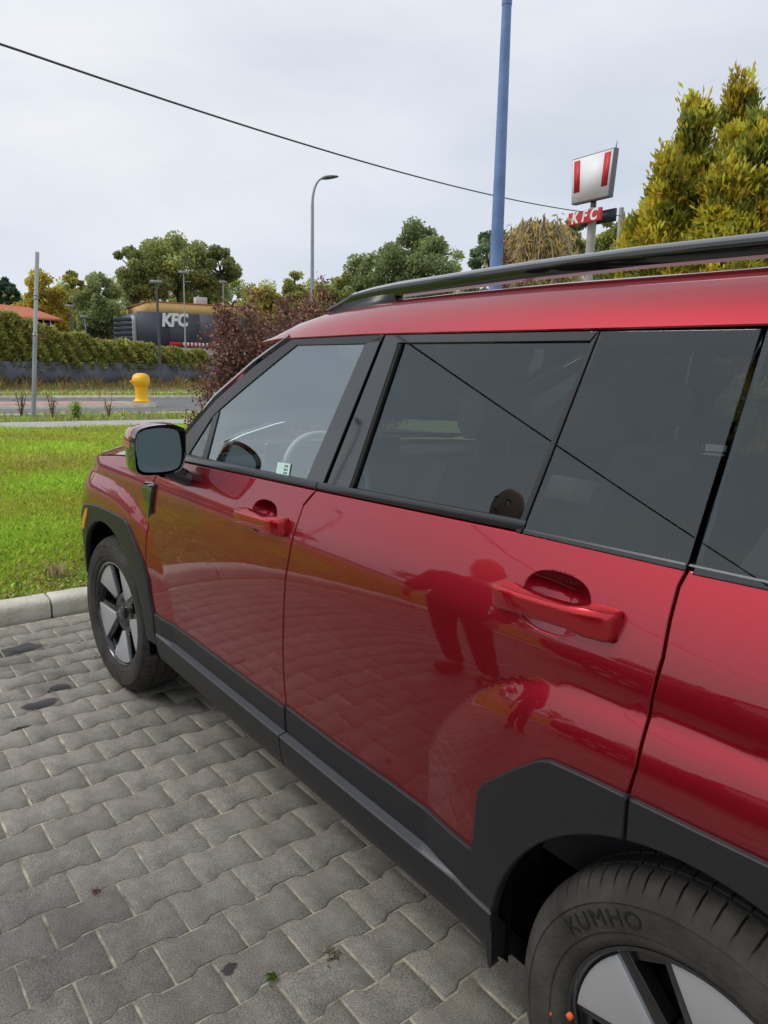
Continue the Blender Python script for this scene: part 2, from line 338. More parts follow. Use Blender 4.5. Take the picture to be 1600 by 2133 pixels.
def S_red(x, z, cups=True):
    y = np.interp(z, _z, _y)+plan(x, z)
    for P, Q, A, w_ in BUL:
        d = np.where(inside(x, z, Q), seg_dist(x, z, P), 0.); d = d*d/(d+.010); t = np.minimum(d/(w_+.17*np.clip((.86-z)/.22, 0, 1)), 1); y = y-A*(1-(1-t)**2)
    if cups:
        for cx, cz, rx, rz in CUPS:
            r = (np.abs((x-cx)/rx)**2.6+np.abs((z-cz)/rz)**2.6)**(1/2.6); y = y+.040*np.clip(1-(r/1.04)**2.2, 0, 1)
    return y
def S_clad(x, z): return S_red(x, z, False)-.010
def S_g(x, z): return .100+.28*(z-1.17)+.10*np.maximum(0, 1.25-x)**2+.06*np.maximum(0, x-3.0)**2
off = lambda S, d: (lambda x, z: S(x, z)+d)
_bx = [.2, .60, .721, 1.246, 1.635, 2.013, 2.337, 2.681, 2.808, 3.6]; _bz = [1.118, 1.138, 1.146, 1.162, 1.173, 1.186, 1.197, 1.205, 1.208, 1.222]
zbelt = lambda x: np.interp(x, _bx, _bz)
def resample(P, step):
    out = []; n = len(P)
    for i in range(n):
        a = np.array(P[i]); b = np.array(P[(i+1) % n]); k = max(1, int(math.ceil(np.hypot(*(b-a))/step)))
        out += [a+(b-a)*j/k for j in range(k)]
    return np.array(out)
def area(P): x, z = P[:, 0], P[:, 1]; return .5*np.sum(x*np.roll(z, -1)-np.roll(x, -1)*z)
def inset(P, d):
    e = np.roll(P, -1, 0)-P; l = np.hypot(*e.T)[:, None]+1e-9; n1 = np.stack([-e[:, 1], e[:, 0]], 1)/l; n0 = np.roll(n1, 1, 0)
    b = n0+n1; b /= np.maximum(np.sum(b*n0, 1), .35)[:, None]; return P+b*d
def panel(name, outline, S, mt, parent, grid=.0125, gap=.0022, er=.003, flange=.02, fine=(), step=.012, tagk=None):
    P = resample(outline, step)
    if area(P) < 0: P = P[::-1].copy()
    O = inset(P, gap); I = inset(O, er)
    x0, z0 = O.min(0); x1, z1 = O.max(0)
    gx, gz = np.meshgrid(np.arange(x0, x1, grid), np.arange(z0, z1, grid)); G = np.stack([gx.ravel(), gz.ravel()], 1); G = G+rng.uniform(-2e-4, 2e-4, G.shape)
    if len(fine):
        keep = np.ones(len(G), bool); ex = []
        for fx, fz, rx, rz in fine:
            q = (np.abs((G[:, 0]-fx)/rx)**2.6+np.abs((G[:, 1]-fz)/rz)**2.6)**(1/2.6); keep &= q > 1.22
            for k, rr in enumerate((1.14, 1.07, 1.04, 1.015, .99, .96, .93, .90, .87, .84, .81, .78, .70, .55, .36, .18)):
                n_ = 110 if rr > .6 else int(110*rr); th = (np.arange(n_)+.5*(k % 2))*2*np.pi/n_; cc, ss = np.cos(th), np.sin(th); ex.append(np.stack([fx+rr*rx*np.sign(cc)*np.abs(cc)**(2/2.6), fz+rr*rz*np.sign(ss)*np.abs(ss)**(2/2.6)], 1))
        G = np.concatenate([G[keep]]+ex)
    ok = inside(G[:, 0], G[:, 1], I); G = G[ok]
    G = G[seg_dist(G[:, 0], G[:, 1], np.concatenate([I, I[:1]])) > min(grid, .008)*.5] if len(G) else G
    A = np.concatenate([I, G]); n = len(I); import time as _t; _t0 = _t.time(); print(name, len(I), len(G), np.round(O.min(0), 2), np.round(O.max(0), 2), flush=True)
    v, e, f, *_ = delaunay_2d_cdt([Vector(q) for q in A], [(i, (i+1) % n) for i in range(n)], [list(range(n))], 1, 1e-5)
    A2 = np.array([[q.x, q.y] for q in v])
    h = 6e-4
    def nrm(Q):
        gx = (S(Q[:, 0]+h, Q[:, 1])-S(Q[:, 0]-h, Q[:, 1]))/(2*h); gz = (S(Q[:, 0], Q[:, 1]+h)-S(Q[:, 0], Q[:, 1]-h))/(2*h)
        nn = np.stack([gx, -np.ones(len(Q)), gz], 1); return nn/np.linalg.norm(nn, axis=1)[:, None]
    Vt = np.c_[A2[:, 0], S(A2[:, 0], A2[:, 1]), A2[:, 1]]; Nt = nrm(A2)
    out = (O-I)/(np.hypot(*(O-I).T)[:, None]+1e-9); on = np.c_[out[:, 0], np.zeros(n), out[:, 1]]
    Vi = np.c_[I[:, 0], S(I[:, 0], I[:, 1]), I[:, 1]]; Ni = nrm(I)
    Vo = np.c_[O[:, 0], S(O[:, 0], O[:, 1])+er*.8, O[:, 1]]; No = Ni*.3+on; No /= np.linalg.norm(No, axis=1)[:, None]
    Vf = Vo.copy(); Vf[:, 1] += flange
    nt_ = len(A2); V = np.concatenate([Vt, Vi, Vo, Vf]); NN = np.concatenate([Nt, Ni, No, on])
    F = []
    for t in f:
        q = A2[list(t)]; F.append(tuple(t) if area(q) > 0 else tuple(reversed(t)))
    # winding: +xz area with normal toward -y
    b0, b1, b2 = nt_, nt_+n, nt_+2*n
    for i in range(n):
        j = (i+1) % n; F.append((b0+j, b0+i, b1+i, b1+j)); F.append((b1+j, b1+i, b2+i, b2+j))
    me = fastmesh(name, V, F, smooth=True); me.normals_split_custom_set_from_vertices(NN.tolist()); return put(name, me, mt, parent)
# ---- materials
def paint():
    m = mat('red_paint', (.36, .006, .016), .42, .88, 1., .5, coatr=.03); b = m.node_tree.nodes['Principled BSDF']; b.inputs['Coat IOR'].default_value = 1.6
    n = nd(m, 'ShaderNodeTexVoronoi', Scale=1800.); t = nd(m, 'ShaderNodeTexCoord'); lk = m.node_tree.links; lk.new(t.outputs['Object'], n.inputs['Vector'])
    x = nd(m, 'ShaderNodeMix'); x.data_type = 'RGBA'; x.inputs[0].default_value = 1; r = nd(m, 'ShaderNodeMapRange'); r.inputs[3].default_value = 0; r.inputs[4].default_value = 1; lk.new(n.outputs['Color'], r.inputs[0])
    lk.new(r.outputs[0], x.inputs[0]); x.inputs[6].default_value = (.22, .0028, .011, 1); x.inputs[7].default_value = (.45, .0065, .022, 1); lk.new(x.outputs[2], b.inputs['Base Color'])
    # faint orange peel in the clear coat, and road dust low down
    n2 = nd(m, 'ShaderNodeTexNoise', Scale=9., Detail=2.); lk.new(t.outputs['Object'], n2.inputs['Vector']); bp = nd(m, 'ShaderNodeBump', Strength=.05, Distance=.004); lk.new(n2.outputs[0], bp.inputs['Height']); lk.new(bp.outputs[0], b.inputs['Coat Normal'])
    n3 = nd(m, 'ShaderNodeTexNoise', Scale=5., Detail=8., Roughness=.75); lk.new(t.outputs['Object'], n3.inputs['Vector']); r3 = nd(m, 'ShaderNodeMapRange'); r3.inputs[1].default_value = .4; r3.inputs[2].default_value = .75; r3.inputs[3].default_value = .015; r3.inputs[4].default_value = .075; lk.new(n3.outputs[0], r3.inputs[0]); lk.new(r3.outputs[0], b.inputs['Coat Roughness'])
    return m
RED = paint(); CLAD = mat('grey_cladding', (.016, .017, .019), .45, spec=.42, bump=.12, bscale=700., var=.08, scale=30.)
LEDGE = mat('sky_sheen_grey', (.075, .078, .088), .40, .2)  # sky sheen of the upward ledge put into a paler grey than the cladding
GLOSSB = mat('gloss_black', (.006, .006, .007), .06, coat=1., spec=.5); TRIM = mat('satin_black_trim', (.018, .019, .021), .34, spec=.5); DARK = mat('dark_void', (.004, .004, .004), .95, spec=.1); RUB = mat('black_rubber', (.010, .010, .010), .65, spec=.3)
def glass(name, tint, ior=1.62):
    m = bpy.data.materials.new(name); m.use_nodes = True; lk = m.node_tree.links; m.node_tree.nodes.remove(m.node_tree.nodes['Principled BSDF']); o = m.node_tree.nodes['Material Output']
    t = nd(m, 'ShaderNodeBsdfTransparent'); t.inputs[0].default_value = (*tint, 1); g = nd(m, 'ShaderNodeBsdfGlossy'); g.inputs['Roughness'].default_value = .004; g.inputs[0].default_value = (.86, .96, .97, 1)
    f = nd(m, 'ShaderNodeFresnel', IOR=ior); x = nd(m, 'ShaderNodeMixShader'); lk.new(f.outputs[0], x.inputs[0]); lk.new(t.outputs[0], x.inputs[1]); lk.new(g.outputs[0], x.inputs[2]); lk.new(x.outputs[0], o.inputs[0]); return m
GL_F = glass('green_tinted_glass', (.90, .99, .96), 3.5); GL_D = glass('privacy_glass', (.34, .35, .36), 1.8); GL_W = glass('windscreen_glass', (.75, .82, .80), 1.6)
car = empty('parked_car'); tag(car, 'dark red SUV with black lower cladding parked nose-in at the kerb', 'car')
side = []
def px(S, *q): return [hitS(a, b, S) for a, b in q]
# shared shut lines
gF = [(.575, float(zbelt(.575)))]+px(S_red, (318, 1005), (310, 1075), (305.5, 1112), (303.6, 1150), (303.6, 1199), (308, 1240))
gF = [gF[0]]+[g for g in gF[1:]]
gB = px(S_red, (655, 1027), (632, 1052), (619, 1090), (604, 1150), (594, 1210), (590.5, 1281), (589, 1356), (591, 1412), (597, 1480))
gC = px(S_red, (1429, 1199), (1413, 1222), (1395, 1290), (1380, 1370), (1355, 1470), (1325, 1600), (1307, 1660))
gB[0] = (gB[0][0]+.004, float(zbelt(gB[0][0]))); gC[0] = (gC[0][0], float(zbelt(gC[0][0])))
print('gF', np.round(gF, 3).tolist()); print('gB', np.round(gB, 3).tolist()); print('gC', np.round(gC, 3).tolist())
beltpts = lambda a, b, n=14: [(x, float(zbelt(x))) for x in np.linspace(a, b, n)]
ZC = .50                                     # the red skins run on behind the cladding to here
xB = gB[-1][0]+.004
fd = panel('front_door', gF+[(gF[-1][0]+.05, ZC)]+[(xB, ZC)]+gB[::-1]+beltpts(gB[0][0], gF[0][0])[1:-1], S_red, RED, car, fine=[CUPS[0]]); side.append(fd)
tag(fd, 'front door, red below and framed black around its glass')
arcR = [(WB+.46*math.cos(t), WZ+.46*math.sin(t)) for t in np.radians(np.linspace(182, 106, 14))]
rd = panel('rear_door', gB+[(xB, ZC), (2.36, ZC)]+[q for q in arcR if q[1] > ZC]+[(gC[-1][0]-.006, .80)]+gC[::-1]+beltpts(gC[0][0], gB[0][0])[1:-1], S_red, RED, car, fine=[CUPS[1]]); side.append(rd)
arcQ = [(WB+.46*math.cos(t), WZ+.46*math.sin(t)) for t in np.radians(np.linspace(106, 0, 18))]
rq = panel('rear_quarter_panel', [(gC[0][0], gC[0][1])]+gC[1:]+[(gC[-1][0]-.006, .80)]+[q for q in arcQ if q[0] > gC[-1][0]]+[(3.72, .40), (3.80, .8), (3.78, 1.1), (3.72, 1.22)]+beltpts(3.6, gC[0][0])[:-1], S_red, RED, car); side.append(rq)
arcF = [(.46*math.cos(t), WZ+.46*math.sin(t)) for t in np.radians(np.linspace(4, 165, 26))]
ff = panel('front_fender', gF[::-1]+[(.30, 1.118), (0, 1.092), (-.35, 1.052), (-.60, 1.00), (-.70, .93), (-.72, .62)]+[q for q in arcF[::-1] if q[1] > .46 and q[0] > -.7 and q[0] < gF[-1][0]-.01], S_red, RED, car); side.append(ff)
# cladding over the arches: squared outer edge, round opening
ao = px(S_clad, (206.8, 1056), (230, 1067), (253, 1078), (262, 1089), (279, 1132), (294.5, 1171), (305, 1204.5), (311, 1248), (317.7, 1282), (321.6, 1323))
print('ao', np.round(ao, 3).tolist())
ARC = lambda cx, a, b, n=24, r=.432: [(cx+r*math.cos(t), WZ+r*math.sin(t)) for t in np.radians(np.linspace(a, b, n))]
fc = panel('front_arch_cladding', [(-.50, .62), (-.40, .765), (-.30, .828), (-.19, .848)]+ao+[(ao[-1][0]+.012, .385)]+ARC(0, 3, 168)+[(-.58, .46), (-.57, .55)], S_clad, CLAD, car, er=.004, gap=.001); side.append(fc)
side.append(panel('marker_lamp', px(off(S_clad, -.006), (177, 1059), (181, 1058), (179, 1075), (174, 1101), (169, 1102), (171, 1080)), off(S_clad, -.006), mat('amber_lens', (.9, .30, .01), .12, coat=1.), car, grid=.01, gap=0, er=.002, flange=.01, step=.008))
ro = px(S_clad, (979, 1770), (985, 1700), (990.6, 1648), (998, 1637), (1009, 1627), (1060, 1604), (1108, 1586), (1124, 1582.5), (1142, 1584), (1220, 1619), (1305, 1660))
print('ro', np.round(ro, 3).tolist())
gcx = ro[-1][0]
rdc = panel('door_cladding', px(S_clad, (317.7+283, 1483))[:0]+[(xB+.004, .525)]+px(S_clad, (700, 1553), (800, 1624), (887, 1688))+ro+[(gcx, WZ+math.sqrt(.432**2-(gcx-WB)**2))]+[q for q in ARC(WB, 112, 188, 26) if q[0] < gcx-.004]+[(2.385, .437), (xB+.004, .437)], S_clad, CLAD, rd, er=.004, gap=.0015)
rqc = panel('rear_arch_cladding', [(gcx+.002, ro[-1][1]), (3.0, .868), (3.14, .84), (3.25, .74), (3.34, .56), (3.36, .40)]+ARC(WB, 3, 112, 28)[:-1]+[(gcx+.002, WZ+math.sqrt(.432**2-(gcx-WB)**2))], S_clad, CLAD, rq, er=.004, gap=.0015)
fdc = panel('door_cladding', [(ao[-2][0]+.006, .524)]+px(S_clad, (340, 1292), (357, 1301), (470, 1385), (590, 1475))+[(xB, .525), (xB, .437), (ao[-1][0]+.01, .437)], S_clad, CLAD, fd, er=.004, gap=.0015)
# rocker loft: sloping ledge, face, tuck-under
def rocker(x0, x1, parent, n=40, zr=None):
    P = []; L_ = []
    for x in np.linspace(x0, x1, n):
        yi = float(S_clad(np.array([x]), np.array([.44]))[0]); yo = min(.022, yi-.0015)
        P.append([(x, yo+.010, .4335), (x, yo+.003, .4335), (x, yo, .431), (x, yo+.002, .40), (x, yo+.008, .36), (x, yo+.020, .328), (x, yo+.045, .305), (x, yo+.13, .288)]); L_.append([(x, yi+.006, .4415), (x, yi+.002, .440), (x, yo+.002, .4355), (x, yo+.0008, .434), (x, yo+.002, .4325)])
    b = MB(); b.grid(P); b.add(P[0], [list(range(8))]); b.add(P[-1], [list(range(7, -1, -1))]); MB().grid(L_).build('sill_strip', LEDGE, parent, smooth=True); return b.build('rocker_cladding', CLAD, parent, smooth=True)
rocker(ao[-1][0]+.012, xB-.002, fd); rocker(xB+.003, 2.388, rd)
# greenhouse: frames, glass, belt trim
GT = off(S_g, -.004)
def frame(poly, mt=TRIM, parent=None, nm='window_frame', S=GT, **k): return panel(nm, px(S, *poly), S, mt, parent, grid=.03, gap=k.get('gap', .0006), er=.002, flange=.018, step=.02)
frame([(385, 944), (388, 905), (450, 832), (530, 762), (607, 706), (800, 696), (793, 712), (758, 717), (617, 720), (540, 783), (458, 853), (444, 866), (392, 948)], TRIM, fd)
frame([(444, 867), (457, 854), (430, 960), (419, 957)], TRIM, fd, 'window_divider')
frame([(759, 716), (797, 698), (669, 1017), (634, 1004)], GLOSSB, fd, 'pillar_trim')
fg = panel('window_glass', px(S_g, (457, 856), (540, 784), (617, 721), (758, 718), (635, 1004), (520, 981), (431, 962)), S_g, GL_F, fd, grid=.05, gap=-.004, er=.001, flange=.003)
panel('quarter_glass', px(S_g, (386, 952), (443, 868), (420, 959)), S_g, GL_D, fd, grid=.05, gap=-.003, er=.001, flange=.003)
frame([(803, 697), (1248, 688), (1229, 711), (829, 715), (726, 1021), (676, 1018)], GLOSSB, rd, 'pillar_trim')
frame([(829, 715), (836, 716), (733, 1022), (726, 1020)], RUB, rd, 'window_seal')
panel('window_glass', px(S_g, (830, 717), (1229, 711), (1085, 1093), (900, 1057), (729, 1022)), off(S_g, .004), GL_D, rd, grid=.05, gap=-.003, er=.001, flange=.003)
frame([(1229, 711), (1249, 688), (1084, 1113), (1072, 1108)], TRIM, rd, 'window_divider')
panel('rear_fixed_glass', px(GT, (1250, 688), (1588, 682), (1429, 1192), (1250, 1151), (1086, 1113)), GT, GL_D, rd, grid=.05, gap=.0012, er=.002, flange=.02)
q0, q1 = px(GT, (1597, 682), (1439, 1198)); panel('quarter_glass', [q1, q0, (3.30, 1.583), (3.52, 1.26), (3.45, 1.225)], GT, GL_D, rq, grid=.05, gap=.0012, er=.002, flange=.02)
def belt(x0, x1, parent, h=.022):
    P = []
    for x in np.linspace(x0, x1, 24):
        z = float(zbelt(x)); y = float(S_red(np.array([x]), np.array([z]))[0]); yg = float(S_g(np.array([x]), np.array([z+h]))[0])
        P.append([(x, y+.02, z-.004), (x, y+.001, z+.001), (x, y-.002, z+.006), (x, (y+yg)/2-.006, z+h*.65), (x, yg-.005, z+h), (x, yg+.015, z+h+.001)])
    b = MB().grid(P); b.add(P[0], [list(range(6))]); b.add(P[-1], [list(range(6))]); return b.build('belt_trim', TRIM, parent, smooth=True)
belt(.64, gB[0][0]-.002, fd); belt(gB[0][0]+.003, 2.335, rd); belt(2.337, gC[0][0]-.003, rd, .008); belt(gC[0][0]+.003, 3.5, rq, .008)
# fender air vent, gloss black
vt = panel('fender_vent', px(off(S_red, -.006), (293.5, 1012), (301, 1003), (319, 1005), (315, 1044), (308.5, 1078), (302, 1052), (295.5, 1028)), off(S_red, -.006), GLOSSB, car, grid=.02, gap=.0, er=.004, flange=.012); side.append(vt)
vp_ = px(off(S_red, -.016), (304, 1010), (318, 1008), (309, 1072)); panel('vent_fin', vp_, off(S_red, -.014), GLOSSB, vt, grid=.02, gap=0, er=.005, flange=.012)
# door handles
HRED = mat('handle_red', (.55, .009, .02), .30, .80, 1., coatr=.02)
def handle(x0, z0, parent):
    st = [(0, .019, .006), (.003, .0225, .018), (.012, .024, .032), (.03, .0245, .036), (.075, .021, .037), (.15, .0205, .037), (.195, .021, .037), (.215, .0245, .0385), (.235, .0265, .037), (.276, .0265, .031), (.286, .0255, .022), (.290, .022, .008)]
    P = []
    for dx, hh, out in st:
        dx *= .93; x = x0+dx; zc = z0+dx*.035; y = float(S_red(np.array([x]), np.array([zc]), False)[0]); ib = y-(.010 if .06 < dx < .19 else -.004); yo = y-out; w = lambda k: ib+(yo-ib)*k
        P.append([(x, w(0), zc+hh), (x, w(.70), zc+hh), (x, w(.88), zc+hh*.92), (x, w(.97), zc+hh*.72), (x, w(1.), zc+hh*.40), (x, w(.97), zc-hh*.55), (x, w(.90), zc-hh*.85), (x, w(.75), zc-hh), (x, w(0), zc-hh)])
        P[-1].append(P[-1][0])
    b = MB().grid(P); b.add(P[0][:-1], [list(range(9))]); b.add(P[-1][:-1], [list(range(9))])
    return b.build('door_handle', HRED, parent, smooth=True)
handle(1.250, 1.048, fd); handle(2.320, 1.083, rd)
# wing mirror
mr = MB(); P = []
sec = chaikin([(-.131, 1.150), (-.133, 1.250), (-.112, 1.286), (-.02, 1.297), (.044, 1.284), (.050, 1.262), (.047, 1.158), (.018, 1.122), (-.100, 1.122), (-.122, 1.132)], 2, True)
c0 = sec.mean(0)
for X, s, dz in ((.832, .955, 0), (.836, .99, 0), (.820, 1.0, 0), (.775, 1.02, 0), (.735, .97, -.002), (.705, .82, -.006), (.692, .55, -.01), (.688, .2, -.012)):
    q = c0+(sec-c0)*s; P.append([(X, a, b+dz) for a, b in q]+[(X, q[0][0], q[0][1]+dz)])
mr.grid(P[2:]); mr.add(P[-1][:-1], [list(range(len(sec)))]); mo = mr.build('side_mirror', GLOSSB, car, smooth=True); side.append(mo)
b = MB().grid(P[:3]); q = c0+(sec-c0)*.86; b.grid([P[0], [(.818, a, bb) for a, bb in q]+[(.818, q[0][0], q[0][1])]]); b.build('mirror_bezel', GLOSSB, mo, smooth=True)
q = c0+(sec-c0)*.875; put('mirror_glass', fastmesh('mirror_glass', [(.822+.10*(c0[1]-bb)*0-.16*(bb-c0[1]), a, bb) for a, bb in q], [list(range(len(sec)))]), mat('mirror_silver', (.27, .33, .33), .02, 1.), mo)
cap = [[(X-.002, c0[0]+(a-c0[0])*s*1.012, c0[1]+(bb-c0[1])*s*1.012) for a, bb in [sec[i] for i in range(6, 18)]] for X, s in ((.806, 1.0), (.775, 1.02), (.735, .975), (.705, .83))]
MB().grid(cap).build('mirror_cap', RED, mo, smooth=True)
cap = [[(X-.003, c0[0]+(a-c0[0])*s*1.02, c0[1]+(bb-c0[1])*s*1.02) for a, bb in [sec[i % len(sec)] for i in range(1, 7)]] for X, s in ((.80, 1.0), (.775, 1.02), (.735, .975))]
MB().grid(cap).build('mirror_indicator', mat('indicator_lens', (.35, .10, .02), .1, coat=1.), mo, smooth=True)
arm = []
for t in np.linspace(0, 1, 6):
    yc = .105-.125*t; zc = 1.072+.07*t**.9; hx = .055-.008*t; hz = .030+.008*t; xc = .785-.015*t
    arm.append([(xc+hx*math.copysign(abs(math.cos(a))**.6, math.cos(a)), yc, zc+hz*math.copysign(abs(math.sin(a))**.6, math.sin(a))) for a in np.linspace(0, 2*math.pi, 17)])
MB().grid(arm).build('mirror_arm', GLOSSB, mo, smooth=True)
# mirrored right-hand side
for o in side:
    c = copy_tree(o, car); c.scale.y = -1; c.location.y = CARW
for o in list(car.children):
    if o.name.startswith('front_door'): o['label'] = 'driver side front door' if o.scale.y > 0 else 'passenger side front door'
# hood, nose, roof, windscreen, rails, tail
def sf(S, x, z): return float(S(np.array([x]), np.array([z]))[0])
P = []
for x, ze in ((.30, 1.120), (.15, 1.109), (0, 1.095), (-.2, 1.074), (-.38, 1.052), (-.52, 1.026), (-.62, .998), (-.69, .955), (-.72, .90)):
    ye = sf(S_red, x, min(ze, 1.12)) - (0 if x > -.6 else -.03)
    row = []
    for t in np.linspace(-1, 1, 31):
        a = abs(t); row.append((x-.06*(1-t*t), .95+t*(.95-ye-.002), ze+.052*(1-a**5)+.018*(1-t*t)))
    P.append(row)
MB().grid(P).build('hood', RED, car, smooth=True)
P = []
for z, xo in ((.92, .0), (.80, .05), (.60, .07), (.45, .05), (.32, -.02)):
    row = []
    for t in np.linspace(-1, 1, 31):
        a = abs(t); ye = sf(S_red, -.70, z)+.02; row.append((-.74-xo-.10*(1-a**3.5), .95+t*(.95-ye), z))
    P.append(row)
MB().grid(P).build('front_bumper', CLAD, car, smooth=True)
MB().box((-.80, .30, .80), (-.76, 1.60, .84), .01).build('light_bar', mat('lamp_white', (.8, .82, .85), .1, coat=1.), car)
for yy in (.22, 1.48): MB().box((-.80, yy, .72), (-.70, yy+.20, .86), .012).build('headlight', mat('lamp_white', (0, 0, 0)), car)
# roof
P = []
xs = [1.06, 1.09, 1.14, 1.22, 1.32, 1.45, 1.65, 1.9, 2.2, 2.5, 2.8, 3.1, 3.4, 3.6, 3.72, 3.78]
hs = np.interp(xs, [1.06, 1.10, 1.18, 1.31, 1.45, 1.7, 2.2, 3.0, 3.5, 3.78], [.008, .020, .046, .064, .074, .083, .088, .084, .07, .03])
zs_ = np.interp(xs, [1.06, 1.2, 1.7, 2.4, 2.8, 3.3, 3.78], [1.569, 1.582, 1.588, 1.584, 1.583, 1.578, 1.55])
for x, h, z0 in zip(xs, hs, zs_):
    y0 = sf(S_g, x, z0)-.006; row = []
    tt = np.concatenate([np.linspace(0, .30, 14), np.linspace(.34, 1, 12)])
    half = []
    for t in tt:
        d = t*(.95-y0); k = min(1, d/.135); half.append((d, z0+h*(1-(1-k)**2.2)+.05*(1-(1-t)**2)*min(1, h/.08)))
    xf = -.10*0
    row = [(x-.16*(d/(.95-y0))*(x < 1.3)*1.0*min(1, (1.45-x)/.4), y0+d, z) for d, z in half]; row = [(x, y0+.02, z0-.006), (x, y0+.001, z0-.003)]+row
    P.append(row+[(a, 1.9-b_, c) for a, b_, c in reversed(row[:-1])])
MB().grid(P).build('roof', RED, car, smooth=True)
# windscreen: from cowl to roof front, curved in plan
ap = px(S_g, (384, 938), (388, 903), (450, 829), (530, 759), (606, 703))
print('ap', np.round(ap, 3).tolist()); ap = [(.33, 1.13)]+[a for a in ap if a[0] > .36]
P = []
for x, z in ap:
    ye = sf(S_g, x, z)-.001; P.append([(x-.30*(1-abs(t)**2.2)*(1-.35*(z-1.13)/.45)*1.0-(.0), .95+t*(.95-ye), z+.01*(1-t*t)) for t in np.linspace(-1, 1, 25)])
MB().grid(P).build('windscreen', GL_W, car, smooth=True)
for sgn in (0, 1):
    P = []
    for x, z in ap:
        ye = sf(S_g, x, z)-.003; r = [(x+.004, ye+.004, z-.002), (x-.004, ye-.002, z+.006), (x-.016, ye+.004, z+.012), (x-.028, ye+.016, z+.010), (x-.038, ye+.05, z+.006)]; P.append([(a, b_ if not sgn else 1.9-b_, c) for a, b_, c in r])
    MB().grid(P).build('windscreen_pillar', GLOSSB, car, smooth=True)
MB().grid([[(x, y, 1.118-.04*k) for y in np.linspace(.16, 1.74, 12)] for k, x in enumerate((.36, .20, .10))]).build('cowl', TRIM, car)
# roof rails: bar with a tapering front foot, slot of daylight below
def rail(sgn):
    Y = .335; P = []
    rx = [1.312, 1.33, 1.37, 1.44, 1.54, 1.645, 1.85, 2.1, 2.4, 2.65, 3.0, 3.3, 3.45, 3.52]
    top = np.interp(rx, [1.312, 1.34, 1.44, 1.54, 1.645, 2.1, 2.4, 2.65, 3.0, 3.3, 3.52], [1.674, 1.686, 1.7155, 1.726, 1.732, 1.742, 1.744, 1.741, 1.735, 1.722, 1.69])
    th = np.interp(rx, [1.312, 1.34, 1.45, 1.6, 3.3, 3.52], [.012, .020, .032, .039, .040, .016])
    for x, t, h in zip(rx, top, th):
        c = [(x, Y-.013, t-h), (x, Y-.020, t-h*.62), (x, Y-.019, t-h*.3), (x, Y-.008, t-.003), (x, Y+.004, t), (x, Y+.018, t-.006), (x, Y+.024, t-h*.6), (x, Y+.016, t-h-.002)]
        P.append(c+[c[0]])
    f = lambda q: q if not sgn else [[(a, 1.9-b_, c) for a, b_, c in r] for r in q]
    b = MB().grid(f(P)); b.add(f(P)[0][:-1], [list(range(8))]); b.add(f(P)[-1][:-1], [list(range(8))]); o = b.build('roof_rail', GLOSSB, car, smooth=True)
    for fx in ([(1.300, 1.648), (1.318, 1.672), (1.36, 1.680), (1.50, 1.694), (1.64, 1.703), (1.632, 1.655)], [(3.0, 1.70), (3.2, 1.69), (3.4, 1.66), (3.5, 1.62), (3.05, 1.63)]):
        y0, y1 = (Y-.016, Y+.016) if not sgn else (1.9-Y-.016, 1.9-Y+.016); MB().prism(fx, y0, y1).build('rail_foot', TRIM, o)
rail(0); rail(1)
# tail
P = []
for z, x in ((.35, 3.80), (.6, 3.90), (.9, 3.92), (1.2, 3.88), (1.4, 3.80), (1.56, 3.74)):
    ye = sf(S_red, 3.75, min(z, 1.2)) if z < 1.2 else sf(S_g, 3.7, z); P.append([(x-.10*abs(t)**4, .95+t*(.95-ye), z) for t in np.linspace(-1, 1, 25)])
MB().grid(P).build('tailgate', RED, car, smooth=True)
P = [[(3.52-.3*(z-1.26)+.28*k, (sf(S_g, 3.5, z)+.012*k*0) if 1 else 0, z) for k in (0, 1)] for z in np.linspace(1.22, 1.57, 6)]
for sgn in (0, 1): MB().grid([[(a, (b_ if not sgn else 1.9-b_), c) for a, b_, c in r] for r in P]).build('rear_pillar', RED, car)
# dark inner shell, floor, wheel housings
for sgn in (0, 1):
    gx = np.arange(-.66, 3.72, .06); gz = np.arange(.30, 1.17, .045); V = []; F = []; idx = {}
    for i, x in enumerate(gx):
        for j, z in enumerate(gz):
            y = max(sf(S_red, x, z), .03)+.032; V.append((x, y if not sgn else 1.9-y, z))
    nz = len(gz)
    for i in range(len(gx)-1):
        for j in range(nz-1):
            cx, cz = gx[i]+.03, gz[j]+.0225
            if min(math.hypot(cx, cz-WZ), math.hypot(cx-WB, cz-WZ)) > .445 and cz < (.90 if cx < .55 else 1.2): F.append((i*nz+j, i*nz+j+1, (i+1)*nz+j+1, (i+1)*nz+j))
    put('body_shell', fastmesh('body_shell', V, F), DARK, car)
    for cx in (0, WB):
        P = []
        for t in np.radians(np.linspace(-6, 186, 40)):
            r = .445; P.append([(cx+r*math.cos(t), (y if not sgn else 1.9-y), WZ+r*math.sin(t)) for y in (.008+(.0), .05, .12, .34)])
        for k, row in enumerate(P):
            y0 = sf(S_clad, row[0][0], row[0][2])+.006; P[k][0] = (row[0][0], y0 if not sgn else 1.9-y0, row[0][2])
        b = MB().grid(P); MB.add(b, [r[-1] for r in P], [list(range(len(P)))]); b.build('wheel_housing', DARK, car)
MB().box((-.6, .12, .26), (3.7, 1.78, .30)).build('underbody', DARK, car)
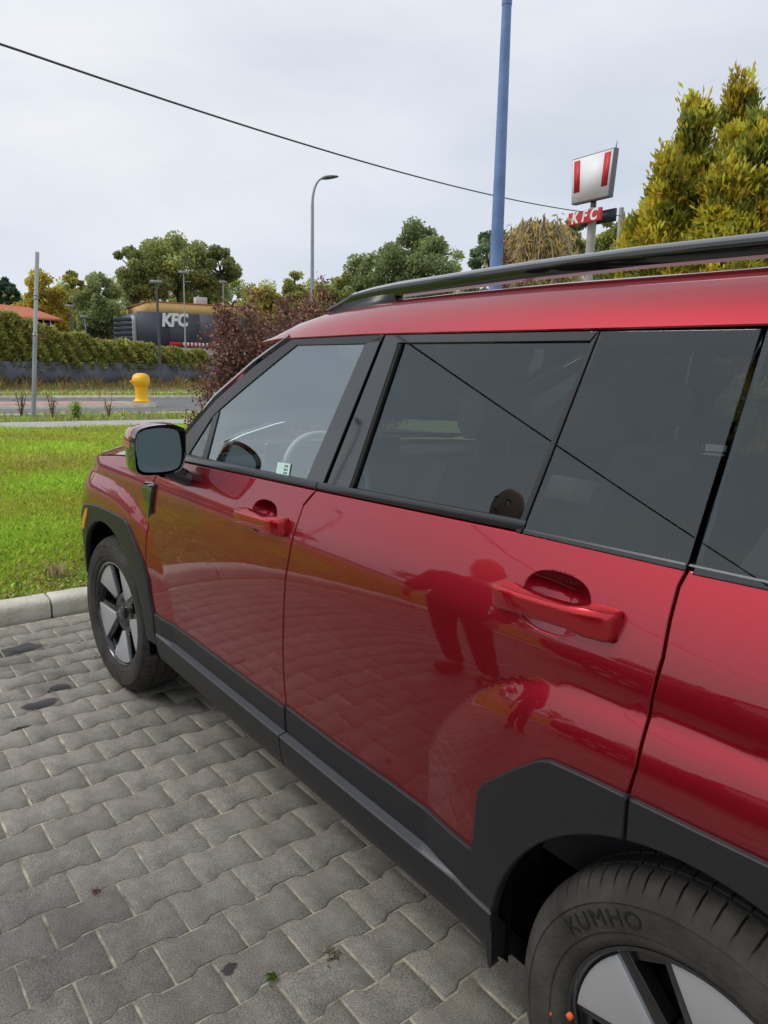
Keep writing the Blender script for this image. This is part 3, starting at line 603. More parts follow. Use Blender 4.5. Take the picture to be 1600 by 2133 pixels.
# ---- wheels
TYRE = mat('tyre_rubber', (.026, .025, .024), .82, spec=.25, var=.45, col2=(.075, .068, .058), scale=9., bump=.25, bscale=120.)
RIMB = mat('gloss_black_alloy', (.010, .010, .011), .18, coat=.6); SILV = mat('silver_machined_alloy', (.50, .51, .53), .38, .45)
def wheel(loc, steer, rot, letters):
    w_ = empty('wheel', loc, steer, car)
    prof = [(.236, .036, 0), (.243, .020, 0), (.250, .011, 0), (.262, .006, 0), (.270, .006, 0), (.272, .003, 0), (.288, .0005, 0), (.306, .0, 0), (.318, .003, 0), (.320, .001, 0), (.326, .003, 0), (.329, .007, 0), (.340, .014, .4), (.350, .024, 1), (.357, .036, 1), (.3605, .052, 1), (.361, .058, 0), (.352, .060, 0), (.352, .067, 0), (.3615, .069, .8),
            (.362, .098, .8), (.352, .100, 0), (.352, .109, 0), (.362, .111, .8), (.362, .138, .8), (.352, .140, 0), (.352, .149, 0), (.3615, .151, .8), (.361, .178, .8), (.352, .180, 0), (.352, .187, 0), (.360, .190, 1), (.352, .212, 1), (.335, .228, 0), (.30, .235, 0), (.25, .225, 0), (.236, .20, 0)]
    np_ = 72; ang = np.concatenate([[k, k+.86, k+.885, k+.975] for k in range(np_)])*2*np.pi/np_; dip = np.tile([0, 0, 1, 1], np_); V = []; n = len(ang)
    for i, (r, y, s) in enumerate(prof):
        sk = .35*(i-14)/20 if i > 12 else 0; rr = r-.006*s*dip; a = ang+sk*2*np.pi/np_; V.append(np.stack([rr*np.cos(a), np.full(n, y), rr*np.sin(a)], 1))
    F = [(i*n+j, i*n+(j+1) % n, (i+1)*n+(j+1) % n, (i+1)*n+j) for i in range(len(prof)-1) for j in range(n)]
    MB().add(np.concatenate(V), F).build('tyre', TYRE, w_, smooth=True)
    b = MB(); b.lathe([(.244, .030), (.246, .021), (.243, .017), (.236, .018), (.230, .028), (.226, .045), (.215, .10), (.21, .2)], 72, axis='y'); b.build('rim', RIMB, w_, smooth=True)
    b = MB(); b.lathe([(.215, .12), (.17, .115), (.165, .105), (.08, .10), (.001, .10)], 48, axis='y'); b.build('brake_disc', mat('brake_iron', (.03, .029, .028), .5, .6), w_, smooth=True)
    for k in range(5):
        a0 = math.radians(rot+72*k)
        f = lambda r, a, y: (r*math.cos(a), y, r*math.sin(a))
        # flat silver blade: wide at the rim, narrow to the hub
        o_, i_ = math.radians(22), math.radians(8); ro_, ri = .2275, .088
        out = [f(ro_, a0+t, .026) for t in np.linspace(-o_, o_, 9)]; inn = [f(ri, a0+t, .044) for t in (i_, -i_)]
        top = out+inn; n = len(top); V = top+[(x, y+.018, z) for x, y, z in top]
        bl = MB().add(V, [list(range(n))]+[(i, (i+1) % n, n+(i+1) % n, n+i) for i in range(n)]); bl.build('wheel_blade', SILV, w_, bevel=.0016)
        # black spoke pair beside the slot between two blades
        a1 = a0+math.radians(36); sp = MB()
        for s in (-1, 1):
            q = [f(.232, a1+s*math.radians(14.2), .034), f(.232, a1+s*math.radians(9.0), .034), f(.105, a1+s*math.radians(10), .052), f(.085, a1+s*math.radians(27), .050)]
            if s > 0: q = q[::-1]
            sp.add(q+[(x, y+.03, z) for x, y, z in q], [(0, 1, 2, 3), (0, 4, 5, 1), (1, 5, 6, 2), (2, 6, 7, 3), (3, 7, 4, 0)])
        q = [f(.232, a1-.15, .046), f(.232, a1+.15, .046), f(.208, a1+.15, .046), f(.208, a1-.15, .046)]; sp.add(q+[(x, y+.03, z) for x, y, z in q], [(0, 1, 2, 3), (2, 6, 7, 3), (0, 4, 5, 1)])
        sp.build('wheel_spoke', RIMB, w_, bevel=.0015)
        ln = MB(); c = f(.057, a1, .05); ln.lathe([(.011, .0), (.012, .012), (.0, .012)], 12, axis='y'); o = ln.build('lug_nut', mat('nut_steel', (.04, .04, .04), .35, .8), w_); o.location = (c[0], .052, c[2])
    b = MB(); b.lathe([(.001, .040), (.028, .041), (.032, .044), (.034, .052), (.072, .054), (.088, .052), (.098, .060), (.10, .09)], 40, axis='y'); b.build('hub', RIMB, w_, smooth=True)
    if letters:
        st = 'KUMHO'; V = []; F = []; n0 = 0; wid = [.88, .92, 1.14, .96, 1.08]; a = math.radians(letters)
        for ch, wd in zip(st, wid):
            me = textmesh('t', ch, .038, .0006, off=0.); co = np.zeros(len(me.vertices)*3); me.vertices.foreach_get('co', co); co = co.reshape(-1, 3)
            r = .284+co[:, 1]; th = a-co[:, 0]*1.2/.30; V.append(np.stack([r*np.cos(th), -.0012-co[:, 2], r*np.sin(th)], 1)); F += [[i+n0 for i in p.vertices] for p in me.polygons]; n0 += len(co); nx = st.index(ch)+1; a -= (wd+(wid[nx] if nx < 5 else 1))/2*.0365/.297; bpy.data.meshes.remove(me)
        put('sidewall_lettering', fastmesh('sidewall_lettering', np.concatenate(V), F), mat('lettering_rubber', (.010, .010, .010), .5), w_)
        OR = mat('orange_paint', (.85, .13, .02), .6)
        for pxy, rr_ in (((1145, 2111), .0052), ((1182, 2121), .0062)):
            h = hit(*pxy, 1, loc[1]+.006); rd_ = math.hypot(h[0]-loc[0], h[2]-loc[2]); MB().lathe([(.0005, -.0012), (rr_, -.0008), (rr_, .006)], 16, axis='y').build('paint_dot', OR, w_, loc=(h[0]-loc[0], .0055 if rd_ > .256 else .010, h[2]-loc[2]))
    return w_
wheel((0, .018, WZ), .0647, 59, 0); wheel((WB, .012, WZ), 0, 12, 142)
for cx, st_ in ((0, .0647), (WB, 0)): wheel((cx, CARW-.012, WZ), math.pi+st_, 20, 0)
# ---- interior
ING = mat('pale_grey_leather', (.62, .62, .59), .55, var=.08, scale=20.); IND = mat('dark_interior', (.035, .036, .038), .7); INL = mat('headliner', (.40, .39, .37), .9)
def seat(x, y, nm='seat'):
    e = MB(); e.box((x-.05, y-.25, .62), (x+.47, y+.25, .76), .05); o = e.build(nm, ING, car, smooth=True)
    P = []
    for t in np.linspace(0, 1, 9):
        hw = .25*(1-.25*t**3); th_ = .07*(1-.35*t); xx = x+.45+.20*t; zz = .70+.56*t; P.append([(xx-th_, y-hw, zz), (xx-th_*1.25, y, zz), (xx-th_, y+hw, zz), (xx+th_*.4, y+hw*1.02, zz), (xx+th_, y, zz), (xx+th_*.4, y-hw*1.02, zz), (xx-th_, y-hw, zz)])
    b = MB().grid(P); b.add(P[-1][:-1], [list(range(6))]); b.build('backrest', ING, o, smooth=True)
    b = MB(); b.box((x+.60, y-.13, 1.32), (x+.69, y+.13, 1.46), .035); b.tube([(x+.64, y-.06, 1.2), (x+.645, y-.06, 1.34)], .008); b.tube([(x+.64, y+.06, 1.2), (x+.645, y+.06, 1.34)], .008); b.build('headrest', ING, o, smooth=True)
for y in (.52, 1.36): seat(1.20, y)
for y in (.48, .95, 1.40): seat(2.10, y)
P = [[(x, y, z) for y in np.linspace(.20, 1.70, 16)] for x, z in ((.30, 1.09), (.50, 1.128), (.64, 1.13), (.74, 1.115), (.77, 1.08), (.76, 1.0), (.72, .93), (.70, .6))]
MB().grid(P[:5]).build('dashboard', IND, car, smooth=True); MB().grid(P[4:]).build('dashboard_front', ING, car, smooth=True)
MB().box((.70, .42, 1.10), (.73, 1.10, 1.20), .01).build('display_screen', GLOSSB, car)
sw = empty('steering_wheel', (.93, .575, 1.075), 0, car); sw.rotation_euler = (0, math.radians(-24), 0)
th = np.linspace(0, 2*math.pi, 41); b = MB().tube([(0, .183*math.cos(a), .183*math.sin(a)*.97) for a in th], .0155, 10, False); b.build('wheel_rim', mat('cream_leather', (.62, .63, .58), .5), sw, smooth=True)
b = MB(); b.box((-.03, -.075, -.05), (.012, .075, .045), .015); b.build('wheel_boss', mat('cream_leather', (0, 0, 0)), sw, smooth=True)
for y in (-1, 1): MB().box((-.012, min(y*.07, y*.178), -.03), (.006, max(y*.07, y*.178), .012)).build('wheel_spoke_bar', TRIM, sw)
MB().tube([(.70, .575, 1.0), (.91, .575, 1.065)], .045, 12).build('steering_column', IND, car)
for y, s in ((.13, 1), (1.77, -1)):
    MB().box((.66, min(y, y+.05*s), .55), (2.66, max(y, y+.05*s), 1.10)).build('door_inner_panel', IND, car)
    MB().box((.75, min(y+.05*s, y+.085*s), .92), (1.55, max(y+.05*s, y+.085*s), 1.03), .012).build('arm_rest', ING, car)
MB().grid([[(x, y, 1.585+.05*(1-abs(t))) for y, t in zip(np.linspace(.27, 1.63, 9), np.linspace(-1, 1, 9))] for x in (1.10, 1.5, 2.4, 3.5)]).build('headliner', INL, car)
MB().tube([(1.02, .92, 1.60), (.99, .93, 1.54)], .01).box((.97, .82, 1.485), (1.0, 1.06, 1.555), .012).build('inside_mirror', IND, car)
# window sticker, printed paper inside the driver's glass
sk = px(off(S_g, .006), (584, 962), (611, 966), (605, 1001), (578, 995)); ST = off(S_g, .0)
def pane(q, d, nm, mt, parent): return put(nm, fastmesh(nm, [(a, sf(S_g, a, c)+d, c) for a, c in q], [(0, 1, 2, 3)]), mt, parent)
stk = pane(sk, -.0025, 'window_sticker', mat('sticker_paper', (.55, .76, .68), .6), car)
lerp = lambda u, v: tuple((1-u)*(1-v)*np.array(sk[0])+u*(1-v)*np.array(sk[1])+u*v*np.array(sk[2])+(1-u)*v*np.array(sk[3]))
for k in range(12):
    u0 = .58+.10*(k % 3); v0 = .10+.21*(k//3)
    pane([lerp(u0, v0), lerp(u0+.06, v0), lerp(u0+.06, v0+.13), lerp(u0, v0+.13)], -.0031, 'sticker_print', mat('print_ink', (.05, .09, .09), .7), stk)
# ------------------------------------------------------------ foliage tools
def unit(v): return v/(np.linalg.norm(v, axis=-1, keepdims=True)+1e-9)
def leaves(C, D, Ln, Wd, col, fold=.25, spin=None):
    n = len(C); D = unit(D); R = unit(np.cross(D, rng.normal(size=(n, 3)) if spin is None else spin)); Nn = np.cross(R, D)
    Ln = np.broadcast_to(Ln, (n,))[:, None]; Wd = np.broadcast_to(Wd, (n,))[:, None]
    V = np.stack([C, C+D*Ln*.5+R*Wd*.5+Nn*Wd*fold, C+D*Ln, C+D*Ln*.5-R*Wd*.5+Nn*Wd*fold], 1).reshape(-1, 3)
    return V, np.arange(4*n).reshape(n, 4), np.repeat(col, 4, 0)
def pal(cols, n, jit=.18):
    cols = np.array(cols)*FB; c = cols[rng.integers(0, len(cols), n)]; return np.clip(c*(1+rng.normal(0, jit, (n, 1))), .004, .9)
BARK = mat('grey_bark', (.11, .085, .06), .95, var=.35, scale=12., bump=.6, bscale=25.); BIRCH = mat('pale_bark', (.40, .38, .34), .9, var=.5, scale=9.); TWIG = mat('brown_twigs', (.10, .055, .04), .9)
LEAF = leafmat('leaf', .48); LEAFB = leafmat('purple_leaf', .22)
FB = 3.8
G1 = [(.085, .106, .042), (.108, .124, .046), (.070, .090, .040), (.128, .138, .052)]; G2 = [(.062, .084, .042), (.076, .098, .047), (.092, .112, .054)]
GY = [(.10, .115, .03), (.14, .13, .03), (.08, .10, .03), (.19, .15, .03)]; YO = [(.30, .17, .025), (.24, .15, .025), (.17, .13, .03), (.36, .20, .03)]; PINE = [(.022, .040, .024), (.03, .05, .03), (.04, .058, .03)]
def tree(name, label, pxc, pytop, wpx, dist, cols, nleaf=7000, base=0., pos=None, shape=1., clumps=46, group=None, leaf=.30, low=None, bark=BARK, cat='tree', seedw=1.):
    top = far(pxc, pytop, dist); H = top[2]-base; depth = (top-CAMP)@CF; R = wpx/2*depth/FPX
    if pos is not None: top = np.array([pos[0], pos[1], 0.]); H = pos[2]; R = pos[3]
    root = empty(name, (top[0], top[1], base)); tag(root, label, cat, group)
    nleaf = int(nleaf*1.7); leaf *= .74
    if low is None: low = max(.18, 1-2.35*R/H)
    cz0 = H*low; c = []
    while len(c) < clumps:
        q = rng.uniform(-1, 1, 3); r = np.linalg.norm(q)
        if r > 1 or r < .35: continue
        c.append(q)
    c = np.array(c); hfrac = (c[:, 2]+1)/2; rad = np.where(hfrac < .5, 1., 1-(hfrac-.5)*(.35 if shape == 1. else shape))
    C = np.stack([c[:, 0]*R*.88*rad, c[:, 1]*R*.88*rad, cz0+hfrac*(H-cz0)*.93], 1); C[0] = (0, 0, H*.90)
    cr_ = R*rng.uniform(.15, .34, clumps)*(1.0-.25*hfrac)
    k = rng.integers(0, clumps, nleaf); v = unit(rng.normal(size=(nleaf, 3)))*(rng.random((nleaf, 1))**.45); P = C[k]+v*cr_[k][:, None]*np.array([1, 1, .8])
    P[:, 2] = np.minimum(P[:, 2], H)
    tint = pal(cols, nleaf, .15)*(rng.normal(1, .16, clumps)[k][:, None])
    D = unit(v+rng.normal(0, .7, (nleaf, 3))+np.array([0, 0, -.2])); V, F, T = leaves(P, D, leaf*rng.uniform(.7, 1.3, nleaf), leaf*.75, tint)
    put('crown', fastmesh('crown', V, F, T), LEAF, root)
    b = MB(); tr = H*.016+.05; lean = rng.normal(0, .02, 2)*H; zt = H*.86; tp = [np.array([lean[0]*t**2, lean[1]*t**2, zt*t]) for t in np.linspace(0, 1, 7)]; b.tube(tp, np.linspace(tr, tr*.2, 7), 7)
    for i in rng.choice(clumps, min(clumps, 22), False):
        t = np.clip((C[i, 2]-R*.45)/zt, .18, .92); s = np.array([lean[0]*t*t, lean[1]*t*t, zt*t]); mid = (s+C[i])/2+np.array([0, 0, -.06*R]); b.tube([s, mid, C[i]], [tr*.42, tr*.26, tr*.08], 5)
    b.build('trunk', bark, root, fix=False); return root
tree('broadleaf_tree', 'tall green broadleaf tree rising behind the dark restaurant building', 365, 468, 235, 74, G1+GY[:2], 15000, clumps=80, leaf=.36)
tree('broadleaf_tree', 'slimmer green tree at the right flank of the tallest broadleaf', 452, 505, 95, 73, G1, 6000, clumps=34, leaf=.34)
tree('broadleaf_tree', 'broad green tree at the left flank of the tallest broadleaf', 278, 500, 105, 72, G1+GY[:1], 7000, clumps=38, leaf=.34)
tree('autumn_tree', 'round golden orange autumn tree behind the tiled roof', 92, 558, 120, 78, YO+GY, 8000, clumps=44, leaf=.34)
tree('broadleaf_tree', 'thin topped olive tree beside the golden autumn tree', 150, 562, 70, 84, GY, 3200, clumps=26, leaf=.32)
tree('broadleaf_tree', 'mid green tree over the hedge between house and restaurant', 205, 560, 120, 66, G1, 8000, clumps=44, leaf=.32)
tree('spruce_tree', 'dark blue green spruce at the edge of the tiled house', 8, 570, 60, 88, PINE, 3500, shape=1.7, clumps=26, leaf=.34)
tree('poplar_tree', 'narrow sparse poplar behind the purple leaved bush', 612, 545, 70, 62, GY+G1, 4200, shape=.6, clumps=60, leaf=.28, low=.3)
tree('poplar_tree', 'low yellowing tree just left of the curved street lamp', 560, 585, 90, 58, GY+YO[:1], 3600, clumps=28, leaf=.28)
tree('broadleaf_tree', 'small olive tree just right of the curved street lamp', 705, 562, 100, 55, GY+G1, 3000, clumps=24, leaf=.28)
tree('broadleaf_tree', 'large round green tree between street lamp and blue post', 868, 455, 195, 58, G1+G2, 13000, clumps=80, leaf=.32)
tree('broadleaf_tree', 'lower green tree merging into the left of the large round tree', 765, 515, 165, 60, G1+G2, 9000, clumps=60, leaf=.32)
tree('pine_tree', 'flat topped dark pine behind the blue post', 1035, 462, 150, 64, PINE+G2, 7000, clumps=36, leaf=.30, low=.5)
tree('pine_tree', 'dark pine crown right of the blue post', 1105, 458, 110, 66, PINE+G2, 4000, clumps=26, leaf=.30, low=.5)
tree('birch_tree', 'light feathery birch standing behind the pylon sign', 1290, 438, 120, 52, G1+GY, 6500, clumps=38, leaf=.26, bark=BIRCH)
tree('birch_tree', 'feathery birch seen left of the pylon sign pole', 1190, 452, 90, 56, G1, 4500, clumps=30, leaf=.26, bark=BIRCH)
tree('broadleaf_tree', 'olive tree low behind the bush and the ochre storey', 520, 592, 150, 66, GY+G1, 5200, clumps=40, leaf=.30)
tree('autumn_tree', 'yellowing tree low beside the narrow poplar', 655, 585, 120, 70, GY+YO[:2], 4000, clumps=34, leaf=.30)
tree('broadleaf_tree', 'far green tree filling the gap left of the large round tree', 700, 570, 160, 90, G2+GY, 5000, clumps=34, leaf=.36)
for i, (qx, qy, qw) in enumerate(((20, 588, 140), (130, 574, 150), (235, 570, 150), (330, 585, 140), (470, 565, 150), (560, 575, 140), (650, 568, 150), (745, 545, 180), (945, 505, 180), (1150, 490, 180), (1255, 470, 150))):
    tree('distant_tree', 'green tree with haze put into its pale leaf colour in the far row closing the skyline', qx, qy, qw, 96+3*(i % 3), [tuple(1.25*np.array(g)) for g in G1+GY[:2]], 4600, clumps=44, leaf=.42, group='far row of trees along the skyline')  # leaf colours lightened to stand in for distance haze
# ---- purple leaved bushes in the grass
PU = [(.052, .026, .020), (.070, .033, .025), (.040, .021, .018), (.088, .045, .032), (.115, .066, .046)]; RU = PU+[(.13, .045, .02), (.15, .075, .03)]
def bush(name, label, pxc, pytop, wpx, dist, cols, nstem=70, nleaf=9000, leaf=.042, base=.09, flat=.8, group=None, mt=None, droop=.35, cat='bush'):
    top = far(pxc, pytop, dist); H = top[2]-base; depth = (top-CAMP)@CF; R = wpx/2*depth/FPX; root = empty(name, (top[0], top[1], base)); tag(root, label, cat, group)
    b = MB(); P = []; D = []
    for i in range(nstem):
        a = rng.uniform(0, 2*np.pi); rr = R*math.sqrt(rng.random())*1.02; h = H*(1-.55*(rr/R)**2.2)*rng.uniform(.72, 1.04); e = np.array([rr*math.cos(a), rr*math.sin(a)*flat, h])
        s = np.array([e[0]*.18, e[1]*.18, 0]); pts = []
        for t in np.linspace(0, 1, 8): pts.append(s+(e-s)*np.array([t**1.25, t**1.25, 1])*np.array([1, 1, math.sin(t*math.pi/2*(1+.12*droop))])+rng.normal(0, .015, 3))
        b.tube(pts, np.linspace(.008, .002, 8), 4, False)
        for _ in range(4):
            t0 = rng.integers(2, 7); s2 = pts[t0]; dv = unit(np.array([math.cos(a+rng.normal(0, 1.)), math.sin(a+rng.normal(0, 1.)), rng.uniform(-.3, .9)]))*R*rng.uniform(.14, .34); q = [s2, s2+dv*.5, s2+dv+np.array([0, 0, -.08*R*droop])]; b.tube(q, [.004, .003, .0015], 3, False)
            m_ = nleaf//(nstem*6); t = rng.random((m_, 1)); P.append(q[0]+(q[2]-q[0])*t+rng.normal(0, .035, (m_, 3))); D.append(unit(dv)+rng.normal(0, .9, (m_, 3)))
        m_ = nleaf//(nstem*3); t = rng.uniform(1.5, 7, m_); i0 = t.astype(int).clip(0, 6); fr = (t-i0)[:, None]; pa = np.array(pts); P.append(pa[i0]*(1-fr)+pa[i0+1]*fr+rng.normal(0, .03, (m_, 3))); D.append(rng.normal(0, 1, (m_, 3))+np.array([0, 0, -.2]))
    b.build('stems', TWIG, root, fix=False); P = np.concatenate(P); D = np.concatenate(D); n = len(P); P[:, 2] = np.maximum(P[:, 2], .02)
    V, F, T = leaves(P, D, leaf*rng.uniform(.6, 1.25, n), leaf*.62, pal(cols, n, .22)); put('foliage', fastmesh('foliage', V, F, T), mt or LEAFB, root); return root
bush('purple_bush', 'big purple brown leaved bush beyond the windscreen pillar', 528, 606, 345, 6.6, PU, 150, 34000, leaf=.034)
bush('purple_bush', 'dense brown purple bush filling in before the street lamp', 610, 606, 270, 7.0, PU, 110, 24000, leaf=.036)
bush('purple_bush', 'taller purple bush with red tipped leaves under the street lamp', 668, 585, 190, 7.6, RU, 80, 14000, leaf=.038)
bush('purple_bush', 'loose purple bush with upright dark plumes behind the blue post', 1058, 472, 95, 9.5, PU, 34, 5200, leaf=.05)
bush('purple_bush', 'low brown bush glimpsed under the roof rail', 1080, 560, 300, 10.5, PU+GY[:1], 70, 9000, leaf=.06)
bush('purple_bush', 'low rusty bush at the foot of the roof rail', 790, 585, 150, 8.6, RU, 50, 7000, leaf=.042)
# ---- weeping tree
def weeping(pxc, pytop, wpx, dist):
    top = far(pxc, pytop, dist); base = .09; H = top[2]-base; depth = (top-CAMP)@CF; R = wpx/2*depth/FPX; root = empty('weeping_tree', (top[0], top[1], base)); tag(root, 'weeping tree with pale hanging twigs and olive brown leaves', 'tree')
    b = MB(); b.tube([(0, 0, 0), (.05, 0, H*.5), (0, .05, H*.86)], [.12, .10, .07], 8); tw = MB(); P = []; D = []
    for i in range(150):
        a = rng.uniform(0, 2*np.pi); rr = R*rng.uniform(.25, 1); z0 = H*rng.uniform(.8, .9); zp = H*rng.uniform(.92, 1.02); end = H*rng.uniform(.1, .6); dx = np.array([math.cos(a), math.sin(a), 0]); q = [np.array([0, 0, z0])]
        for t in np.linspace(.2, 1, 8): q.append(dx*rr*min(1, t*1.35)+np.array([0, 0, zp-(zp-end)*max(0, (t-.32)/.68)**1.6+(z0-zp)*max(0, .32-t)/.32])+rng.normal(0, .05, 3))
        tw.tube(q, np.linspace(.022, .006, 9), 4, False); qa = np.array(q); m_ = 46; t = rng.uniform(2, 7.9, m_); i0 = t.astype(int); fr = (t-i0)[:, None]; P.append(qa[i0]*(1-fr)+qa[i0+1]*fr+rng.normal(0, .09, (m_, 3))); D.append(rng.normal(0, .5, (m_, 3))+np.array([0, 0, -1.]))
    b.build('trunk', BARK, root, fix=False); tw.build('hanging_twigs', mat('pale_twigs', (.34, .27, .19), .9), root, fix=False); P = np.concatenate(P); D = np.concatenate(D); n = len(P)
    V, F, T = leaves(P, D, .16, .05, pal([(.17, .13, .045), (.13, .11, .04), (.22, .15, .06), (.10, .09, .035)], n)); put('foliage', fastmesh('foliage', V, F, T), LEAF, root)
weeping(1120, 468, 215, 17.)
weeping_small = None
# ---- golden conifer with several leaders
def conifer(name, label, pts, dist, wpx, nleaf, cols, sp=.13):
    root = None; V_ = []; F_ = []; T_ = []; n0 = 0; tk = MB()
    base = far(pts[0][0], pts[0][1], dist); root = empty(name, (base[0], base[1], .09)); tag(root, label, 'conifer'); org = np.array([base[0], base[1], .09])
    for (qx, qy, wp, dd) in pts:
        top = far(qx, qy, dd); H = top[2]-.09; depth = (top-CAMP)@CF; R = wp/2*depth/FPX; o_ = np.array([top[0], top[1], .09])-org; o_[2] = 0
        tk.tube([o_, o_+(0, 0, H*.5), o_+(0, 0, H*.97)], [.07, .045, .006], 6)
        nb = 300; m_ = nleaf//(len(pts)*nb)
        hf = rng.random(nb)**.8; az = rng.uniform(0, 2*np.pi, nb); rad = R*np.clip(1-hf, 0, 1)**.80*rng.uniform(.55, 1.12, nb)+.04
        out = np.stack([np.cos(az), np.sin(az), 0*az], 1); up = .35+.9*hf+rng.normal(0, .12, nb); b0_ = np.stack([0*az, 0*az, hf*H*.96], 1)+o_; tipp = b0_+out*rad[:, None]; tipp[:, 2] += up*rad*.55+.05*H*(hf > .88)*rng.random(nb)
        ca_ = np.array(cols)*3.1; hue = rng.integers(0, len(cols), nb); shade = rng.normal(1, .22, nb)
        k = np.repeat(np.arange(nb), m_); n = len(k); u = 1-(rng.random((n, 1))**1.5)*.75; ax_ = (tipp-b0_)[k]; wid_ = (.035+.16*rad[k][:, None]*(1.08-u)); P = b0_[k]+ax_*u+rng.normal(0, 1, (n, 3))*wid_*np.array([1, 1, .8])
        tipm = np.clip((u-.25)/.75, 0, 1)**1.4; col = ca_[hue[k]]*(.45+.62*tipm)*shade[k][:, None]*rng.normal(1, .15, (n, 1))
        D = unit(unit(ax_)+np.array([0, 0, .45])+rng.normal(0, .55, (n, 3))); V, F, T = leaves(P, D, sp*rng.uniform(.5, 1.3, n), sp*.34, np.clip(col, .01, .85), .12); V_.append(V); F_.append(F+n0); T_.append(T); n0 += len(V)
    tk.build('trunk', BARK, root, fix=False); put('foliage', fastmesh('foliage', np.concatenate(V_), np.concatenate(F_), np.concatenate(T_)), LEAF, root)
GOLD = [(.30, .22, .02), (.22, .19, .02), (.14, .145, .02), (.36, .27, .035), (.09, .11, .02), (.18, .165, .02)]
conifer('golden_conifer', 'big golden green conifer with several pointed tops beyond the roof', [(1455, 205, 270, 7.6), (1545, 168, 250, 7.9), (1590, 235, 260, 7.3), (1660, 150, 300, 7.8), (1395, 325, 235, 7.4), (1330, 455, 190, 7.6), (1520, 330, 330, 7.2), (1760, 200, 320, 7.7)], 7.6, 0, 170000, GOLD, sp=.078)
# ------------------------------------------------------------ wall and hedge across the street
wa = gnd(0, 806, .09); wb = gnd(385, 802, .09); wd = unit((wb-wa)[:2]); wallz = far(0, 752, math.hypot(*(wa-CAMP)[:2]))[2]
print('wall', wa, wb, wallz)
wl = empty('boundary_wall', (wa[0], wa[1], 0), math.atan2(wd[1], wd[0])); tag(wl, 'long dark grey boundary wall below the hedge', 'wall')
WALLM = mat('slate_grey_render', (.13, .138, .165), .8, var=.14, scale=2.)
for i in range(26):
    MB().box((-24+i*2.0+.004, -.12, -.1), (-24+i*2.0+1.996, .12, wallz), .0).build('wall_panel', WALLM, wl)
lot = tag(put('restaurant_lot', fastmesh('restaurant_lot', [(*(wa[:2]+wd*a+np.array([-wd[1], wd[0]])*b_), wallz-.25) for a, b_ in ((-24, .1), (32, .1), (60, 70), (-40, 70))], [(0, 1, 2, 3)]), mat('lot_ground', (.16, .16, .15), .9, var=.2, scale=.3, coords='World')), kind='structure')
HG = [(.095, .112, .028), (.125, .130, .032), (.070, .090, .026), (.150, .138, .036), (.13, .09, .034)]
def hedge_shrub(x, H, R, off_):
    p = np.array([wa[0], wa[1]])+wd*x+np.array([-wd[1], wd[0]])*off_; root = empty('hedge_shrub', (p[0], p[1], wallz-.25)); n = 2600
    a = rng.uniform(0, 2*np.pi, n); h = rng.random(n)**.8; bump_ = 1+.18*np.sin(a*5+h*9+x); r = R*bump_*(1-.75*h**3.2)*np.sqrt(rng.uniform(.45, 1, n)); P = np.stack([r*np.cos(a), r*np.sin(a), h*H], 1); P[:, 2] -= .15
    D = np.stack([np.cos(a), np.sin(a), .6+0*a], 1)+rng.normal(0, .6, (n, 3)); cl = np.sin(P[:, 0]*4+x)*np.cos(P[:, 2]*5)*.18+1; V, F, T = leaves(P, D, .26*rng.uniform(.6, 1.3, n), .13, pal(HG, n, .18)*cl[:, None]); put('foliage', fastmesh('foliage', V, F, T), LEAF, root)
    MB().tube([(0, 0, -.1), (0, 0, H*.8)], [.06, .02], 6).build('trunk', BARK, root, fix=False); tag(root, 'shaggy olive green thuja standing in the hedge row on the wall', 'hedge shrub', 'thujas of the hedge above the grey wall')
for i in range(24):
    x = -7.5+i*.86; u = (x)/12.
    hh = np.interp(x, [-8, -1, 1.2, 2.5, 5, 9, 11], [3.1, 2.8, 2.5, 1.95, 1.65, 1.35, 1.1])*rng.uniform(.92, 1.08); hedge_shrub(x+rng.normal(0, .08), hh, rng.uniform(.66, .8), .62)
# ------------------------------------------------------------ restaurant
def frame_at(pxl, pyl, dist, yaw_off=0.):
    p = far(pxl, pyl, dist); d = unit((p-CAMP)[:2]); return p, math.atan2(d[0], -d[1])+0*yaw_off, d
kp = far(240, 700, 56); kq = far(640, 700, 60); kdir = unit((kq-kp)[:2]); ka = math.atan2(kdir[1], kdir[0]); zb = wallz-.25
kf = empty('fast_food_restaurant', (kp[0], kp[1], zb), ka); tag(kf, 'low dark grey restaurant with white letters and an ochre upper storey', 'building')
def kx(px_, py_, depth_=0.):                    # pixel to local x, z on the facade plane
    d = ray(px_, py_); nrm = np.array([-kdir[1], kdir[0]]); t = ((kp[:2]-CAMP[:2])@nrm+depth_)/(d[:2]@nrm); h = CAMP+d*t; return float((h[:2]-kp[:2])@kdir), float(h[2]-zb)
xa, za = kx(285, 648); xb_, _ = kx(700, 640); KG = mat('anthracite_panels', (.075, .082, .105), .6, var=.06, scale=2.)
npan = 7
for i in range(npan): MB().box((xa+(xb_-xa)*i/npan+.01, 0, 1.4), (xa+(xb_-xa)*(i+1)/npan-.01, .3, za), 0).build('wall_panel', KG, kf)
MB().box((xa+.05, .25, 0), (xb_, 12, za-.05)).build('wall_core', KG, kf)
MB().box((xa, .02, 0), (xb_, .24, 1.4)).build('plinth_wall', mat('pale_render', (.42, .40, .36), .8), kf)
x1, z1 = kx(308, 629, 2.); x2, _ = kx(720, 628, 2.); MB().box((x1, 2., za-.1), (x2, 11, z1)).build('upper_storey', mat('ochre_render', (.62, .40, .14), .8, var=.06, scale=1.), kf)
MB().box((x1-.06, 1.94, z1), (x2+.06, 11.06, z1+.09)).build('coping', mat('brick_red_coping', (.42, .11, .05), .7), kf)
